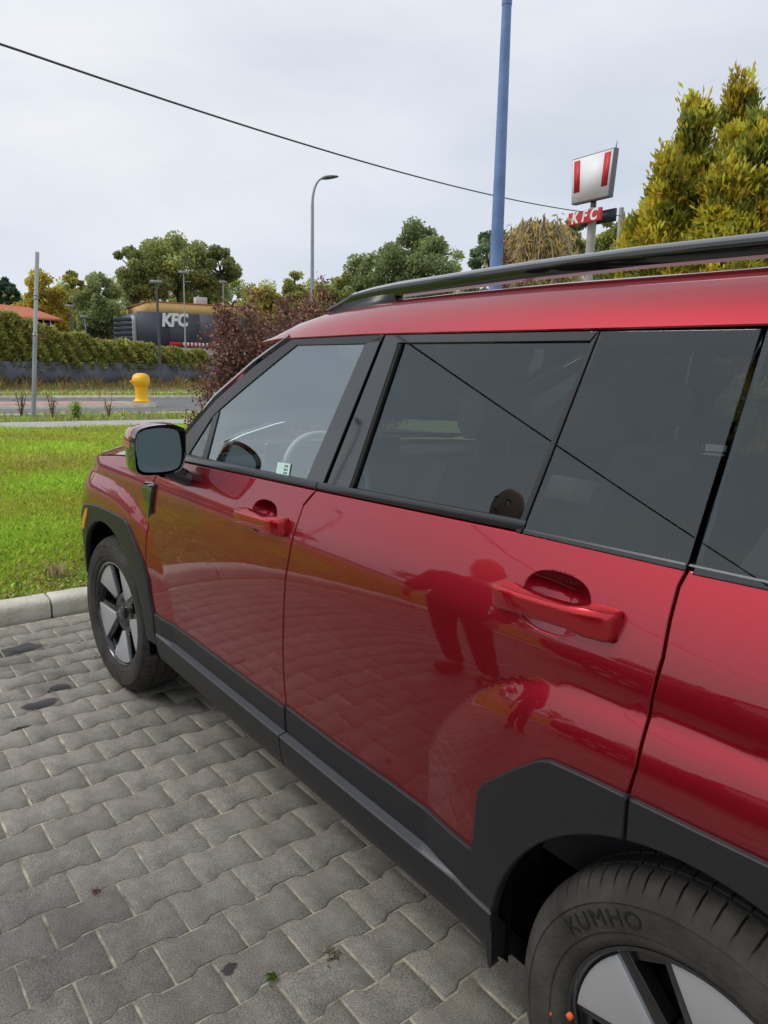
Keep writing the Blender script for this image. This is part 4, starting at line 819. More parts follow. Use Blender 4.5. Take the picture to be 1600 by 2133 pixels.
cx_, cz_ = kx(411, 622, 4.); MB().box((cx_-.1, 4, z1), (cx_+.8, 4.8, z1+.75), .03).build('rooftop_unit', mat('pale_grey_metal', (.55, .56, .56), .5), kf)
for q in (kx(465, 612, 3.)[0], kx(383, 612, 3.)[0]-1.2, kx(335, 612, 3.)[0]): MB().tube([(q, 3.2, z1), (q, 3.2, z1+.35)], .08, 8).build('roof_vent', MATS['pale_grey_metal'], kf)
c0_, d0_ = kx(237, 658); c1_, _ = kx(275, 658); c2_, d2_ = kx(285, 648)
for i in range(9): MB().box((c0_, .1, .4+i*(d0_-.4)/9), (c1_, .3, .4+(i+.82)*(d0_-.4)/9)).build('yard_slat', mat('dark_slats', (.05, .055, .07), .6), kf)
MB().box((c1_+.06, .3, 0), (c2_-.05, .6, d0_+.12)).build('service_column', MATS['pale_grey_metal'], kf)
# letters
WHT = mat('white_sign_face', (.82, .83, .84), .45)
for ch, pxl in zip('KFC', (346.5, 362.5, 379.5)):
    me = textmesh('letter', ch, 1.24, .05, shear=.12, off=.055); lx, lz = kx(pxl, 679); o = put('letter', me, WHT, kf, (lx, -.06, lz)); o.rotation_euler = (math.pi/2, 0, 0); o.scale = (.86, 1, 1)
# striped awning band above the windows
ax0, az0 = kx(352, 712); ax1, az1 = kx(470, 724); ns = 30; sw_ = (ax1-ax0)/ns
for i in range(ns):
    red_ = i % 2 == 0 or i < 6; MB().box((ax0+i*sw_, -.25, az1), (ax0+(i+.97)*sw_, -.02, az0)).build('awning_stripe', mat('sign_red', (.62, .02, .03), .5) if red_ else WHT, kf)
# ------------------------------------------------------------ house with tiled roof
hp = far(-70, 690, 62); hd = unit((hp-CAMP)[:2]); hr = math.atan2(-hd[0], hd[1])+.10; zt = far(-70, 618, 66)[2]; ze = far(120, 672, 61)[2]
hs_ = empty('tiled_house', (hp[0], hp[1], zb), hr); tag(hs_, 'brown house with an orange red tiled hip roof behind the hedge', 'house')
hl = lambda px_, py_: (lambda h: (float((h-hp)[:2]@np.array([math.cos(hr), math.sin(hr)])), h[2]-zb))(far(px_, py_, 62))
xe, zee = hl(138, 664); xr, zrr = hl(88, 632); W_ = xe; MB().box((-9, .4, 0), (xe-.6, 9, zee+.1)).build('wall', mat('brown_boards', (.10, .045, .035), .8, var=.2, scale=6.), hs_)
rf = MB(); rf.add([(-10, 0, zee), (xe, 0, zee), (xe, 9.6, zee), (-10, 9.6, zee), (-7, 4.8, zrr+.55), (xr, 4.8, zrr+.0)], [(0, 1, 5, 4), (1, 2, 5), (2, 3, 4, 5), (3, 0, 4)]); rf.add([(-10, 0, zee-.12), (xe, 0, zee-.12), (xe, 9.6, zee-.12), (-10, 9.6, zee-.12)], [(0, 3, 2, 1)]); rf.add([(-10, 0, zee), (xe, 0, zee), (xe, 0, zee-.12), (-10, 0, zee-.12)], [(0, 1, 2, 3)]); rf.add([(xe, 0, zee), (xe, 9.6, zee), (xe, 9.6, zee-.12), (xe, 0, zee-.12)], [(0, 1, 2, 3)])
ro_ = rf.build('roof', mat('orange_roof_tiles', (.52, .14, .055), .75, var=.18, scale=3., bump=.5, bscale=6.), hs_)
for px_ in (96, 20, -40):
    wx, wz = hl(px_, 668); f_ = MB().box((wx-.55, .30, wz-.62), (wx+.55, .42, wz+.18), .02).build('window', WHT, hs_); MB().box((wx-.46, .28, wz-.55), (wx-.04, .31, wz+.11)).box((wx+.04, .28, wz-.55), (wx+.46, .31, wz+.11)).build('pane', GLOSSB, f_)
# ------------------------------------------------------------ posts, lamps, pylon, cable, hydrant
GALV = mat('galvanised_steel', (.36, .39, .41), .5, .5, var=.15, scale=3.); GREY = mat('dark_grey_metal', (.09, .095, .10), .5)
b0 = gnd(69, 868, .09); dsp = math.hypot(*(b0-CAMP)[:2]); t0_ = far(77.5, 525, dsp)
sp_ = empty('sign_post', tuple(b0)); tag(sp_, 'bare galvanised sign post leaning at the road edge', 'post')
dv = t0_-b0; mid = dv*.52; MB().tube([(0, 0, -.1), mid], [.052, .052], 12).build('lower_tube', GALV, sp_, smooth=True); MB().tube([mid, dv], [.046, .046], 12).build('upper_tube', mat('pale_steel', (.50, .52, .53), .5, .3), sp_, smooth=True)
for s in (.5, .72, .74): MB().tube([dv*s, dv*(s+.012)], .06, 12).build('clamp', GALV, sp_)
0 and MB().box((-.045, -.03, 0), (.045, -.015, 2.2)).build('sign_rail', mat('pale_steel', (0, 0, 0)), sp_, loc=tuple(dv*.55+np.array([-.0, -.06, 0])))
# dark lamp column by the wall, slim lamp columns beyond
def column(name, label, pb, pt, dist, r, mt, head='box', group=None, zbase=None):
    bb = far(*pb, dist); tt = far(*pt, dist); zb_ = .09 if zbase is None else zbase; bb = np.array([bb[0], bb[1], zb_]); e = empty(name, tuple(bb)); tag(e, label, 'lamp post', group); d = tt-bb; MB().tube([(0, 0, -.05), (d[0]*.1, d[1]*.1, d[2]*.1), d], [r*1.5, r, r*.8], 10).build('pole', mt, e, smooth=True)
    h = MB().box((-.28, -.14, -.04), (.28, .14, .10), .02).build('lamp_head', mat('lamp_casing', (.30, .31, .32), .4), e, loc=tuple(d)); h.rotation_euler = (0, 0, YAW*0+.9); return e
column('lamp_post', 'slim dark grey lamp post in front of the wall', (336, 800), (325.5, 588), 41, .075, GREY)
column('lamp_post', 'thin pale mast rising before the white letters', (386, 720), (382.5, 568), 47, .045, mat('weathered_mast', (.42, .42, .40), .6), zbase=zb)
column('lamp_post', 'thin pale mast on the far right of the restaurant roof', (466, 640), (464.5, 588), 64, .05, MATS['weathered_mast'], zbase=zb)
column('lamp_post', 'short dark lamp post beside the tiled house', (147, 690), (146, 638), 60, .06, GREY, zbase=zb)
column('lamp_post', 'short grey lamp post halfway between house and restaurant', (182, 690), (176, 660), 63, .06, GALV, zbase=zb)
# curved street lamp
lb = far(650, 700, 28); lt = far(651, 425, 28); tip_ = far(672, 372, 28)
la = empty('street_lamp', (lb[0], lb[1], .0)); tag(la, 'tall grey street lamp with a curved arm reaching right', 'street lamp')
O = np.array([lb[0], lb[1], 0.]); A = lt-O; B_ = tip_-O; ar = []
for t in np.linspace(0, 1, 12):
    c = math.sin(t*math.pi/2); s = 1-math.cos(t*math.pi/2); ar.append(np.array([A[0]+(B_[0]-A[0])*s, A[1]+(B_[1]-A[1])*s, A[2]+(B_[2]-A[2])*c]))
MB().tube([(0, 0, 0), (0, 0, 1.2), (A[0]*.3, A[1]*.3, A[2]*.4), A], [.11, .10, .075, .055], 12).build('pole', GALV, la, smooth=True); MB().tube(ar, np.linspace(.05, .034, 12), 10).build('arm', GALV, la, smooth=True)
hv = unit((ar[-1]-ar[-3])*np.array([1, 1, .45])); e1 = ar[-1]; P = []
for t, ww, hh in ((-.04, .04, .04), (.02, .10, .07), (.15, .16, .085), (.35, .155, .075), (.52, .10, .045), (.58, .03, .02)):
    cc = e1+hv*t; rt = unit(np.cross(hv, [0, 0, 1.])); up = np.cross(rt, hv); P.append([cc+rt*ww*math.cos(a)+up*hh*math.sin(a)*(.5 if math.sin(a) < 0 else 1) for a in np.linspace(0, 2*np.pi, 13)])
hb = MB().grid(P); hb.add(P[0][:-1], [list(range(12))]); hb.add(P[-1][:-1], [list(range(12))]); hb.build('lamp_head', GREY, la, smooth=True)
# blue post
BLUE = mat('weathered_blue_paint', (.11, .20, .43), .55, var=.4, scale=2.6, col2=(.22, .34, .60), bump=.25, bscale=18.)
pb = far(1031, 700, 6.7); ptop = far(1060, -90, 6.7); bp_ = empty('blue_post', (pb[0], pb[1], .09)); tag(bp_, 'tall weathered blue tapered post behind the red roof', 'post'); O = np.array([pb[0], pb[1], .09]); dv = ptop-O; sc_ = (ptop-CAMP)@CF/FPX
MB().tube([(0, 0, 0), dv*.42, dv*.93], [.068, .058, .0385], 24).build('shaft', BLUE, bp_, smooth=True); MB().tube([dv*.93, dv*1.05], [.034, .033], 20).build('upper_shaft', BLUE, bp_, smooth=True); MB().tube([dv*.925, dv*.934], [.042, .042], 20).build('collar', BLUE, bp_, smooth=True); MB().tube([(0, 0, 0), (0, 0, .02)], [.14, .14], 16).build('base_plate', BLUE, bp_)
# pylon sign: white cabinet with red bars above a red name board
sg = far(1236, 430, 33); sgd = unit((sg-CAMP)[:2]); 
pyl = empty('pylon_sign', (sg[0], sg[1], 0)); tag(pyl, 'tall restaurant pylon with white red striped cabinet over a red name board', 'sign')
fr = unit(np.array([sgd[1], -sgd[0]])); th_ = math.radians(43); fx = np.array([fr[0]*math.cos(th_)+sgd[0]*-math.sin(th_), fr[1]*math.cos(th_)+sgd[1]*-math.sin(th_)]); fn = np.array([fx[1], -fx[0]])
fx = -fx if False else fx
if (fn@(-sgd)) < 0: fn = -fn
zc_ = lambda py_: far(1238, py_, 33)[2]; O = np.array([sg[0], sg[1]])
def sgn_pt(u, v, d=0.): q = fx*u+fn*d; return (q[0], q[1], v)
def slab(q, d0, d1):
    n = len(q); V = [sgn_pt(u, v, d1) for u, v in q]+[sgn_pt(u, v, d0) for u, v in q]; return MB().add(V, [list(range(n)), [2*n-1-i for i in range(n)]]+[(i, n+i, n+(i+1) % n, (i+1) % n) for i in range(n)])
Ht, Hb = zc_(322), zc_(420); wt, wb_ = 1.12, 1.0; CABG = mat('grey_cabinet', (.16, .18, .20), .5)
slab([(-wb_, Hb), (wb_, Hb), (wt, Ht), (-wt, Ht)], -.02, .25).build('cabinet', CABG, pyl, bevel=.03)
slab([(-wb_+.04, Hb+.05), (wb_-.04, Hb+.05), (wt-.04, Ht-.05), (-wt+.04, Ht-.05)], .25, .262).build('sign_face', mat('sign_face_white', (.86, .87, .87), .5), pyl)
for s in (-1, 1):
    zl, zh = Hb+(Ht-Hb)*.24, Ht-.12; e0 = lambda z: wb_+(wt-wb_)*(z-Hb)/(Ht-Hb); q = [(s*(e0(zl)-.14), zl), (s*(e0(zl)-.46), zl), (s*(e0(zh)-.46), zh), (s*(e0(zh)-.14), zh)]; q = q if s < 0 else q[::-1]; slab(q, .262, .272).build('red_bar', mat('sign_red', (0, 0, 0)), pyl)
MB().tube([sgn_pt(wt-.15, Ht), sgn_pt(wt-.15, Ht+.28)], .025, 6).build('lightning_rod', GALV, pyl)
MB().tube([(0, 0, 0), (0, 0, zc_(433))], [.24, .17], 16).build('pole', mat('concrete_pole', (.42, .40, .36), .8, var=.12, scale=2.), pyl, smooth=True); MB().tube([(0, 0, zc_(436)), (0, 0, Hb+.05)], [.12, .12], 12).build('neck', GREY, pyl)
n0_, n1_ = zc_(466), zc_(440); slab([(-.95, n0_), (.80, n0_), (.80, n1_), (-.95, n1_)], .30, .42).build('name_board', mat('sign_red', (0, 0, 0)), pyl, bevel=.01); slab([(-.8, n0_), (1.0, n0_), (1.0, n1_), (-.8, n1_)], -.30, -.18).build('rear_board', mat('dark_sign_back', (.02, .022, .03), .5), pyl)
bw = n1_-n0_
for ch, u in zip('KFC', (-.58, -.07, .42)):
    me = textmesh('letter', ch, bw*1.25, .006, shear=.2, off=.022); o = put('letter', me, WHT, pyl, sgn_pt(u, n0_+bw*.12, .43)); o.rotation_euler = (math.pi/2, 0, math.atan2(fx[1], fx[0])); o.scale = (.92, 1, 1)
# overhead cable and the pole it comes from
pa = far(0, 91, 14); pm = far(560, 268, 21.5); pe = far(1192, 438, 32); ext = pa-(pe-pa)/np.linalg.norm(pe-pa)*9.5
dirv = pe-pa; q = []
sag = pm-(pa+dirv*(((pm-pa)[:2]@dirv[:2])/(dirv[:2]@dirv[:2]))); print('sag', sag)
for t in np.linspace(-1.5, 1.25, 90): q.append(pa+dirv*t+np.array([0, 0, -4*.30*t*(1-t)*(1 if t > 0 else .55)]))
q = np.array(q); cb = tag(MB().tube(q, .019, 6).build('overhead_cable', mat('black_cable', (.07, .07, .075), .6)), 'dark twisted overhead cable sagging across the sky', 'cable')
up_ = q[0]; po = empty('utility_pole', (up_[0], up_[1], .05)); tag(po, 'concrete utility pole holding the overhead cable beside the lawn', 'utility pole'); MB().tube([(0, 0, 0), (0, 0, up_[2]+.3)], [.17, .11], 12).build('shaft', MATS['concrete_pole'], po, smooth=True); MB().box((-.5, -.05, up_[2]-.15), (.5, .05, up_[2]-.05)).build('crossarm', GALV, po)
up2 = q[-1]; po = empty('utility_pole', (up2[0], up2[1], .05)); tag(po, 'concrete utility pole hidden behind the golden conifer', 'utility pole'); MB().tube([(0, 0, 0), (0, 0, up2[2]+.3)], [.17, .11], 12).build('shaft', MATS['concrete_pole'], po, smooth=True)
# yellow bollard on the island: stubby stem, rounded drum head turned sideways
hb_ = gnd(295.5, 838, .136); dh = math.hypot(*(hb_-CAMP)[:2]); Hh = far(295, 777, dh)[2]-.136; YEL = mat('yellow_plastic', (.95, .52, .006), .42, var=.05, scale=4.)
hy = empty('traffic_bollard', (hb_[0], hb_[1], .136), math.radians(40)); tag(hy, 'bright yellow traffic bollard with a rounded head on the island', 'bollard'); r_ = 16*dh/FPX
MB().lathe([(r_*.98, 0), (r_*1.0, .05), (r_*.84, .09), (r_*.76, .14), (r_*.72, Hh*.42), (r_*.78, Hh*.52), (r_*.6, Hh*.56)], 28, caps=True).build('stem', YEL, hy, smooth=True)
b = MB(); P = []; rc = Hh*.255; zc2 = Hh-rc*1.02
prof = [(.0, -.86), (.60, -.84), (.88, -.70), (1.0, -.45), (1.02, 0), (1.0, .45), (.88, .70), (.60, .84), (.0, .86)]
for rr, hh in prof: P.append([(r_*1.02*hh, max(rr, .001)*r_*.98*math.cos(a), zc2+max(rr, .001)*rc*math.sin(a)) for a in np.linspace(0, 2*np.pi, 29)])
b.grid(P); b.build('head', YEL, hy, smooth=True); MB().tube([(-r_*.5, -r_*.75, zc2-.02), (-r_*.75, -r_*1.15, zc2-.03)], [.035, .03], 10).build('bracket', YEL, hy, smooth=True)
# ------------------------------------------------------------ grass and weeds
def blades(X, Y, Z, h, w_, cols, lean=.5, jit=.2):
    n = len(X); a = rng.uniform(0, 2*np.pi, n); d = np.stack([np.cos(a), np.sin(a)], 1); ln = rng.normal(0, lean, n)*h; C = np.stack([X, Y, Z], 1); r = np.stack([-d[:, 1], d[:, 0], 0*a], 1)*w_[:, None]/2
    mid = C+np.stack([d[:, 0]*ln*.3, d[:, 1]*ln*.3, h*.6], 1); tip_ = C+np.stack([d[:, 0]*ln, d[:, 1]*ln, h], 1)
    V = np.stack([C-r, C+r, mid+r*.8, tip_, mid-r*.8], 1).reshape(-1, 3); F = np.arange(5*n).reshape(n, 5); return V, F, np.repeat(pal(cols, n, jit), 5, 0)
GR = [(.125, .19, .020), (.155, .235, .026), (.10, .16, .018), (.20, .26, .04), (.14, .195, .03)]; DRY = [(.16, .125, .06), (.12, .085, .04), (.19, .15, .08)]
zl = lambda x: .075+.02*np.clip((-x-1.35)/1.2, 0, 1)
Vs = []; Fs = []; Ts = []; n0 = 0
def addg(r):
    global n0
    Vs.append(r[0]); Fs.append(r[1]+n0); Ts.append(r[2]); n0 += len(r[0])
def patchy(X, Y): return .5+.5*np.sin(X*1.7+1.3*np.sin(Y*1.1))*np.cos(Y*1.9+np.sin(X*.8))
# the wedge of lawn in view, then the rest thinner
def wedge(n, d0, d1, a0, a1, edge):
    d = np.sqrt(rng.uniform(d0**2, d1**2, n)); a = YAW+np.radians(rng.uniform(a0, a1, n)); X = CAMP[0]+np.sin(a)*d; Y = CAMP[1]+np.cos(a)*d; k = (X < edge) & (X > -12.55+SLOPE*(Y-4)); return X[k], Y[k]
for n, d0, d1, a0, a1, hh, ww in ((70000, 4.3, 7.5, -30, -12, .055, .006), (62000, 7.5, 11, -30, -10, .06, .009), (50000, 11, 17.5, -30, -10, .065, .014), (60000, 4., 9, -100, -30, .06, .012), (26000, 4.5, 10, -12, 28, .07, .014), (30000, 9, 24, -110, -30, .08, .03)):
    X, Y = wedge(n, d0, d1, a0, a1, -1.36); p_ = patchy(X, Y); m_ = len(X); edge = np.clip((-X-1.36)/.35, .0, 1); keep = rng.random(m_) < (.25+.75*edge)*(.55+.45*p_); X, Y, p_ = X[keep], Y[keep], p_[keep]; m_ = len(X)
    g_ = blades(X, Y, zl(X)-.004, hh*rng.uniform(.45, 1.25, m_)*(.65+.65*p_), ww*rng.uniform(.6, 1.2, m_), GR)
    q_ = .5+.5*np.sin(X*.9+2.1*np.sin(Y*.7+.4))*np.cos(Y*1.15-.6*X); bare = np.clip((q_-.62)/.3, 0, 1)[:, None]*np.array([[.30, -.12, .5]]); tn = np.stack([1+.18*(1-p_), .94+.10*p_, np.ones(m_)], 1)*(1+bare*.25)*(.82+.32*p_)[:, None]; addg((g_[0], g_[1], g_[2]*np.repeat(tn, 5, 0)))
    dr = rng.random(m_) < .05+.12*((-X) < 2.0); addg(blades(X[dr], Y[dr], zl(X[dr]), hh*rng.uniform(.4, 1.1, dr.sum()), ww*np.ones(dr.sum())*.7, DRY, .9))
tag(put('lawn_grass', fastmesh('lawn_grass', np.concatenate(Vs), np.concatenate(Fs), np.concatenate(Ts)), leafmat('grass_blade', .5)), 'short green lawn grass between kerb and footpath', 'grass', kind='stuff')
# broad leaved ground cover and litter along the kerb edge
n = 3800; X = -1.36-rng.gamma(1.6, .16, n); Y = rng.uniform(-2.5, 1.4, n); P = np.stack([X, Y, zl(X)+rng.uniform(0, .045, n)], 1); V, F, T = leaves(P, rng.normal(0, 1, (n, 3))*np.array([1, 1, .35]), rng.uniform(.012, .035, n), rng.uniform(.012, .026, n), pal([(.07, .13, .022), (.10, .17, .03), (.13, .16, .04), (.055, .10, .022), (.20, .13, .06)], n))
tag(put('ground_cover', fastmesh('ground_cover', V, F, T), leafmat('weed_leaf', .3)), 'clover and small weeds spilling along the kerb edge', 'ground cover', kind='stuff')
def tuft(name, label, pos, h, n, spread, cols, ww, cat, lean=.45, group=None):
    V, F, T = blades(rng.normal(0, spread, n), rng.normal(0, spread, n), np.zeros(n), h*rng.uniform(.35, 1.15, n), np.full(n, ww), cols, lean); o = put(name, fastmesh(name, V, F, T), leafmat('grass_blade'), None, tuple(pos)); tag(o, label, cat, group); return o
tuft('dry_grass_tuft', 'straw coloured dry grass tuft beside the kerb', gnd(120, 1208, .085),  .13, 55, .03, [(.23, .19, .11), (.20, .16, .085), (.24, .20, .125)], .003, 'grass tuft', .3)
def weed(name, label, pos, h, n, cols, cat='weed', group=None, leaf=.05):
    root = empty(name, tuple(pos)); tag(root, label, cat, group); b = MB(); P = []; D = []
    for i in range(n):
        a = rng.uniform(0, 2*np.pi); hh = h*rng.uniform(.6, 1.1); e = np.array([math.cos(a)*h*.3*rng.random(), math.sin(a)*h*.3*rng.random(), hh]); b.tube([(0, 0, 0), e*np.array([.4, .4, .5]), e], [.012, .009, .004], 4, False); t = rng.uniform(.15, 1, (16, 1)); P.append(e*t+rng.normal(0, .025, (16, 3))); D.append(rng.normal(0, 1, (16, 3))+np.array([0, 0, .4]))
    b.build('stems', mat('weed_stem', (.12, .09, .05), .9), root, fix=False); P = np.concatenate(P); V, F, T = leaves(P, np.concatenate(D), leaf*1.4, leaf*.5, pal(cols, len(P))); put('foliage', fastmesh('foliage', V, F, T), LEAF, root)
weed('roadside_weed', 'dark branching dry weed left of the bare sign post', gnd(45, 872, .09), .62, 7, [(.06, .045, .03), (.09, .06, .04)], leaf=.05)
weed('roadside_weed', 'brown seeding weed right of the bare sign post', gnd(110, 872, .09), .55, 7, [(.13, .08, .045), (.10, .06, .04)], leaf=.05)
weed('roadside_weed', 'bushy green weed at the road edge before the island', gnd(160, 874, .09), .42, 14, [(.09, .13, .03), (.13, .16, .04)], leaf=.09)
weed('roadside_weed', 'faint brown weed stems before the yellow bollard', gnd(228, 872, .09), .50, 6, [(.14, .10, .06), (.10, .09, .045)], leaf=.05)
Vs = []; Fs = []; Ts = []; n0 = 0
for x0, x1, n, h, ww, cols in ((-16.5, -14.15, 9000, .09, .022, GR[:3]+DRY[:2]), (-28.0, -26.3, 5000, .16, .04, GR+DRY), (-12.7, -12.35, 1500, .07, .014, GR)):
    Y = rng.uniform(-14, 14, n); X = rng.uniform(x0, x1, n)+SLOPE*(Y-4); k = rng.random(n) < .3+.7*patchy(X*2, Y*2); addg(blades(X[k], Y[k], np.full(k.sum(), .09), h*rng.uniform(.4, 1.5, k.sum()), np.full(k.sum(), ww), cols))
n = 15000; t = rng.uniform(-8, 16, n); o_ = -rng.gamma(1.8, 1.1, n)-.15; X = wa[0]+wd[0]*t-wd[1]*o_; Y = wa[1]+wd[1]*t+wd[0]*o_; clump_ = patchy(X*1.3, Y*1.1)**2; addg(blades(X, Y, np.full(n, .09), (.12+.5*clump_)*rng.uniform(.3, 1.2, n), np.full(n, .028), [(.105, .062, .03), (.12, .085, .042), (.075, .07, .028), (.055, .07, .022), (.14, .11, .05)], .35))
tag(put('verge_grass', fastmesh('verge_grass', np.concatenate(Vs), np.concatenate(Fs), np.concatenate(Ts)), leafmat('grass_blade')), 'rough autumn grass on the verges along the street', 'grass', kind='stuff')
# small litter on the paving: crumbs of moss, leaf scraps, pale chips
for q, lab, col, s in (((565, 2037), 'little green moss tuft in a paver joint', (.10, .18, .02), .016), ((200, 1857), 'small red brown leaf scrap lying on the pavers', (.26, .09, .05), .010), ((690, 1985), 'sandy chip beside a paver joint', (.42, .36, .26), .022), ((388, 1312), 'white paper crumb on the pavers near the front wheel', (.75, .75, .72), .008), ((163, 1337), 'small white litter scrap lying before the kerb', (.75, .75, .72), .010), ((197, 1366), 'tiny white litter scrap beside the front tyre', (.75, .75, .72), .009), ((243, 1372), 'dry leaf crumb by the front tyre', (.30, .14, .08), .010)):
    h = gnd(*q, .004); n = 26; P = rng.normal(0, s*.45, (n, 3))*np.array([1, 1, .12])+np.array([0, 0, .002]); V, F, T = leaves(P, rng.normal(0, 1, (n, 3))*np.array([1, 1, .3]), s*.7, s*.5, pal([np.array(col)/FB*1.0], n)); tag(put('litter_crumb', fastmesh('litter_crumb', V, F, T), LEAF, None, tuple(h)), lab, 'litter')

# ------------------------------------------------------------ round the camera: what the paint and the glass mirror
for i, (lab, cols, pos) in enumerate((('round olive tree on the lawn side facing the car doors', GY, (-74, -30, 8., 4.)), ('dark spruce standing next to the olive tree facing the car', PINE, (-70, -46, 10., 3.)), ('wide green tree opposite the car rear door', G1, (-46, -62, 9., 5.)), ('yellow tree opposite the rear quarter of the car', YO, (-16, -64, 8., 4.)), ('green tree beyond the pavers opposite the car tail', G2, (10, -56, 9., 4.5)), ('slim green tree between spruce and wide tree opposite the car', G1, (-58, -56, 9.5, 3.)), ('rounded orange tree along the street opposite the car bonnet', YO+GY, (-84, -14, 7.5, 3.6)))):
    tree('street_tree', lab, 800, 500, 100, 30, cols, 3600, clumps=30, leaf=.34, pos=pos)
def small_house(pos, rz, label, wallc, roofc):
    e = empty('house', (pos[0], pos[1], 0), rz); tag(e, label, 'house'); MB().box((-5, -4, 0), (5, 4, 3.2)).build('wall', mat(wallc[0], wallc[1], .85, var=.08, scale=2.), e)
    MB().add([(-5.5, -4.5, 3.1), (5.5, -4.5, 3.1), (5.5, 4.5, 3.1), (-5.5, 4.5, 3.1), (-5.5, 0, 6.2), (5.5, 0, 6.2)], [(0, 1, 5, 4), (2, 3, 4, 5), (1, 2, 5), (3, 0, 4), (0, 3, 2, 1)]).build('roof', mat(roofc[0], roofc[1], .8, var=.15, scale=3.), e)
    for sx, sy in ((-3, 4.02), (0, 4.02), (3, 4.02)): f_ = MB().box((sx-.7, sy-.04, 1.1), (sx+.7, sy+.05, 2.4), .02).build('window', WHT, e); MB().box((sx-.58, sy+.05, 1.2), (sx-.05, sy+.07, 2.3)).box((sx+.05, sy+.05, 1.2), (sx+.58, sy+.07, 2.3)).build('pane', GLOSSB, f_)
    MB().box((1.6, -.5, 4.6), (2.3, .3, 6.9)).build('chimney', mat('orange_roof_tiles', (0, 0, 0)), e)
small_house((-72, -38), -.9, 'cream house with red gable roof across the lawn from the car', ('cream_render', (.55, .50, .40)), ('red_roof_tiles', (.32, .08, .05)))
small_house((-30, -66), -.2, 'white house with grey gable roof opposite the car rear door', ('white_render', (.66, .65, .62)), ('grey_roof_tiles', (.13, .13, .13)))
l2 = copy_tree(la); l2.location = (-21.5, -15.5, 0); l2['label'] = 'tall curved street lamp on the island facing the car doors'
def person(loc, rz):
    root = empty('person', loc, rz); tag(root, 'standing person in a dark zipped jacket and dark trousers facing the car', 'person')
    def skin(name, V, E, Rr, mt, parent, lev=2, rootv=0):
        me = bpy.data.meshes.new(name); me.from_pydata(V, E, []); o = bpy.data.objects.new(name, me); COL.objects.link(o); md = o.modifiers.new('k', 'SKIN'); md.use_smooth_shade = True
        if not me.skin_vertices: return put(name, me, mt, parent)
        for i, r in enumerate(Rr): me.skin_vertices[0].data[i].radius = (r, r) if np.isscalar(r) else r
        for i in range(len(V)): me.skin_vertices[0].data[i].use_root = (i == rootv)
        o.modifiers.new('s', 'SUBSURF').levels = lev
        m2 = bpy.data.meshes.new_from_object(o.evaluated_get(bpy.context.evaluated_depsgraph_get())); bpy.data.objects.remove(o); m2.name = name
        for p_ in m2.polygons: p_.use_smooth = True
        return put(name, m2, mt, parent)
    SK = mat('skin', (.50, .29, .21), .55, var=.06, scale=14.); JK = mat('dark_jacket', (.020, .021, .026), .75, bump=.3, bscale=30.); TR = mat('dark_trousers', (.022, .024, .032), .85, bump=.3, bscale=40.); SH = mat('black_shoes', (.015, .014, .013), .5)
    # body in one skin: pelvis, spine, neck, head, arms with fingers, legs (faces +x)
    V = [(0, 0, .98), (0, 0, 1.15), (.01, 0, 1.32), (0, 0, 1.44), (0, 0, 1.52), (.012, 0, 1.60)]; E = [(i, i+1) for i in range(5)]; Rr = [(.10, .075), (.10, .075), (.12, .08), (.09, .07), .055, .052]
    for s in (-1, 1):
        b0 = len(V); V += [(0, s*.17, 1.44), (-.02, s*.24, 1.17), (.07, s*.25, .93), (.10, s*.25, .86), (.11, s*.25, .81)]; Rr += [.06, .046, .030, (.030, .022), (.034, .020)]; E += [(3, b0), (b0, b0+1), (b0+1, b0+2), (b0+2, b0+3), (b0+3, b0+4)]
        for k, (dx, ln) in enumerate(((.030, .070), (.010, .080), (-.010, .075), (-.028, .060))):
            c1 = len(V); V += [(.11+dx, s*.252, .785), (.118+dx, s*.248, .785-ln*.5), (.108+dx, s*.240, .785-ln)]; Rr += [.0092, .0086, .0072]; E += [(b0+4, c1), (c1, c1+1), (c1+1, c1+2)]
        c1 = len(V); V += [(.140, s*.240, .835), (.160, s*.232, .805), (.165, s*.228, .775)]; Rr += [.0115, .0100, .0082]; E += [(b0+3, c1), (c1, c1+1), (c1+1, c1+2)]
        l0 = len(V); V += [(0, s*.095, .88), (.015, s*.105, .50), (-.02, s*.11, .10), (.10, s*.125, .045)]; Rr += [.065, .050, .036, (.035, .028)]; E += [(0, l0), (l0, l0+1), (l0+1, l0+2), (l0+2, l0+3)]
    body = skin('body', V, E, Rr, SK, root)
    import bmesh
    bm = bmesh.new(); bm.from_mesh(body.data); r0 = bmesh.ops.create_uvsphere(bm, u_segments=28, v_segments=20, radius=1.)
    for v in r0['verts']:
        x, y, z = v.co; jaw = max(0., -z-.05); v.co = (.012+x*(.097-.022*jaw*(1 if x < 0 else .25))+.016*jaw*(x > -.3), y*(.078-.026*jaw), 1.675+z*.122)
    for f_ in bm.faces: f_.smooth = True
    bm.to_mesh(body.data); bm.free()
    # face: nose, brow, eyes, mouth, ears
    fx_ = .100
    for s in (-1, 1):
        MB().lathe([(.001, -.012), (.008, -.009), (.012, 0), (.008, .009), (.001, .012)], 12).build('eye', mat('eye_white', (.75, .74, .72), .3), body, smooth=True, loc=(fx_-.006, s*.032, 1.695)); MB().lathe([(.001, 0), (.005, .001), (.0055, -.004)], 10).build('pupil', mat('dark_pupil', (.02, .015, .01), .2), body, loc=(fx_+.006, s*.032, 1.695)).rotation_euler = (0, math.pi/2, 0)
        MB().tube([(fx_-.004, s*.018, 1.712), (fx_, s*.033, 1.717), (fx_-.010, s*.048, 1.711)], [.003, .0045, .003], 6).build('eyebrow', mat('brown_hair', (.06, .04, .03), .8), body, smooth=True)
        MB().tube([(.01, s*.080, 1.665), (.002, s*.088, 1.69), (-.004, s*.084, 1.715)], [.008, .013, .010], 8).build('ear', SK, body, smooth=True)
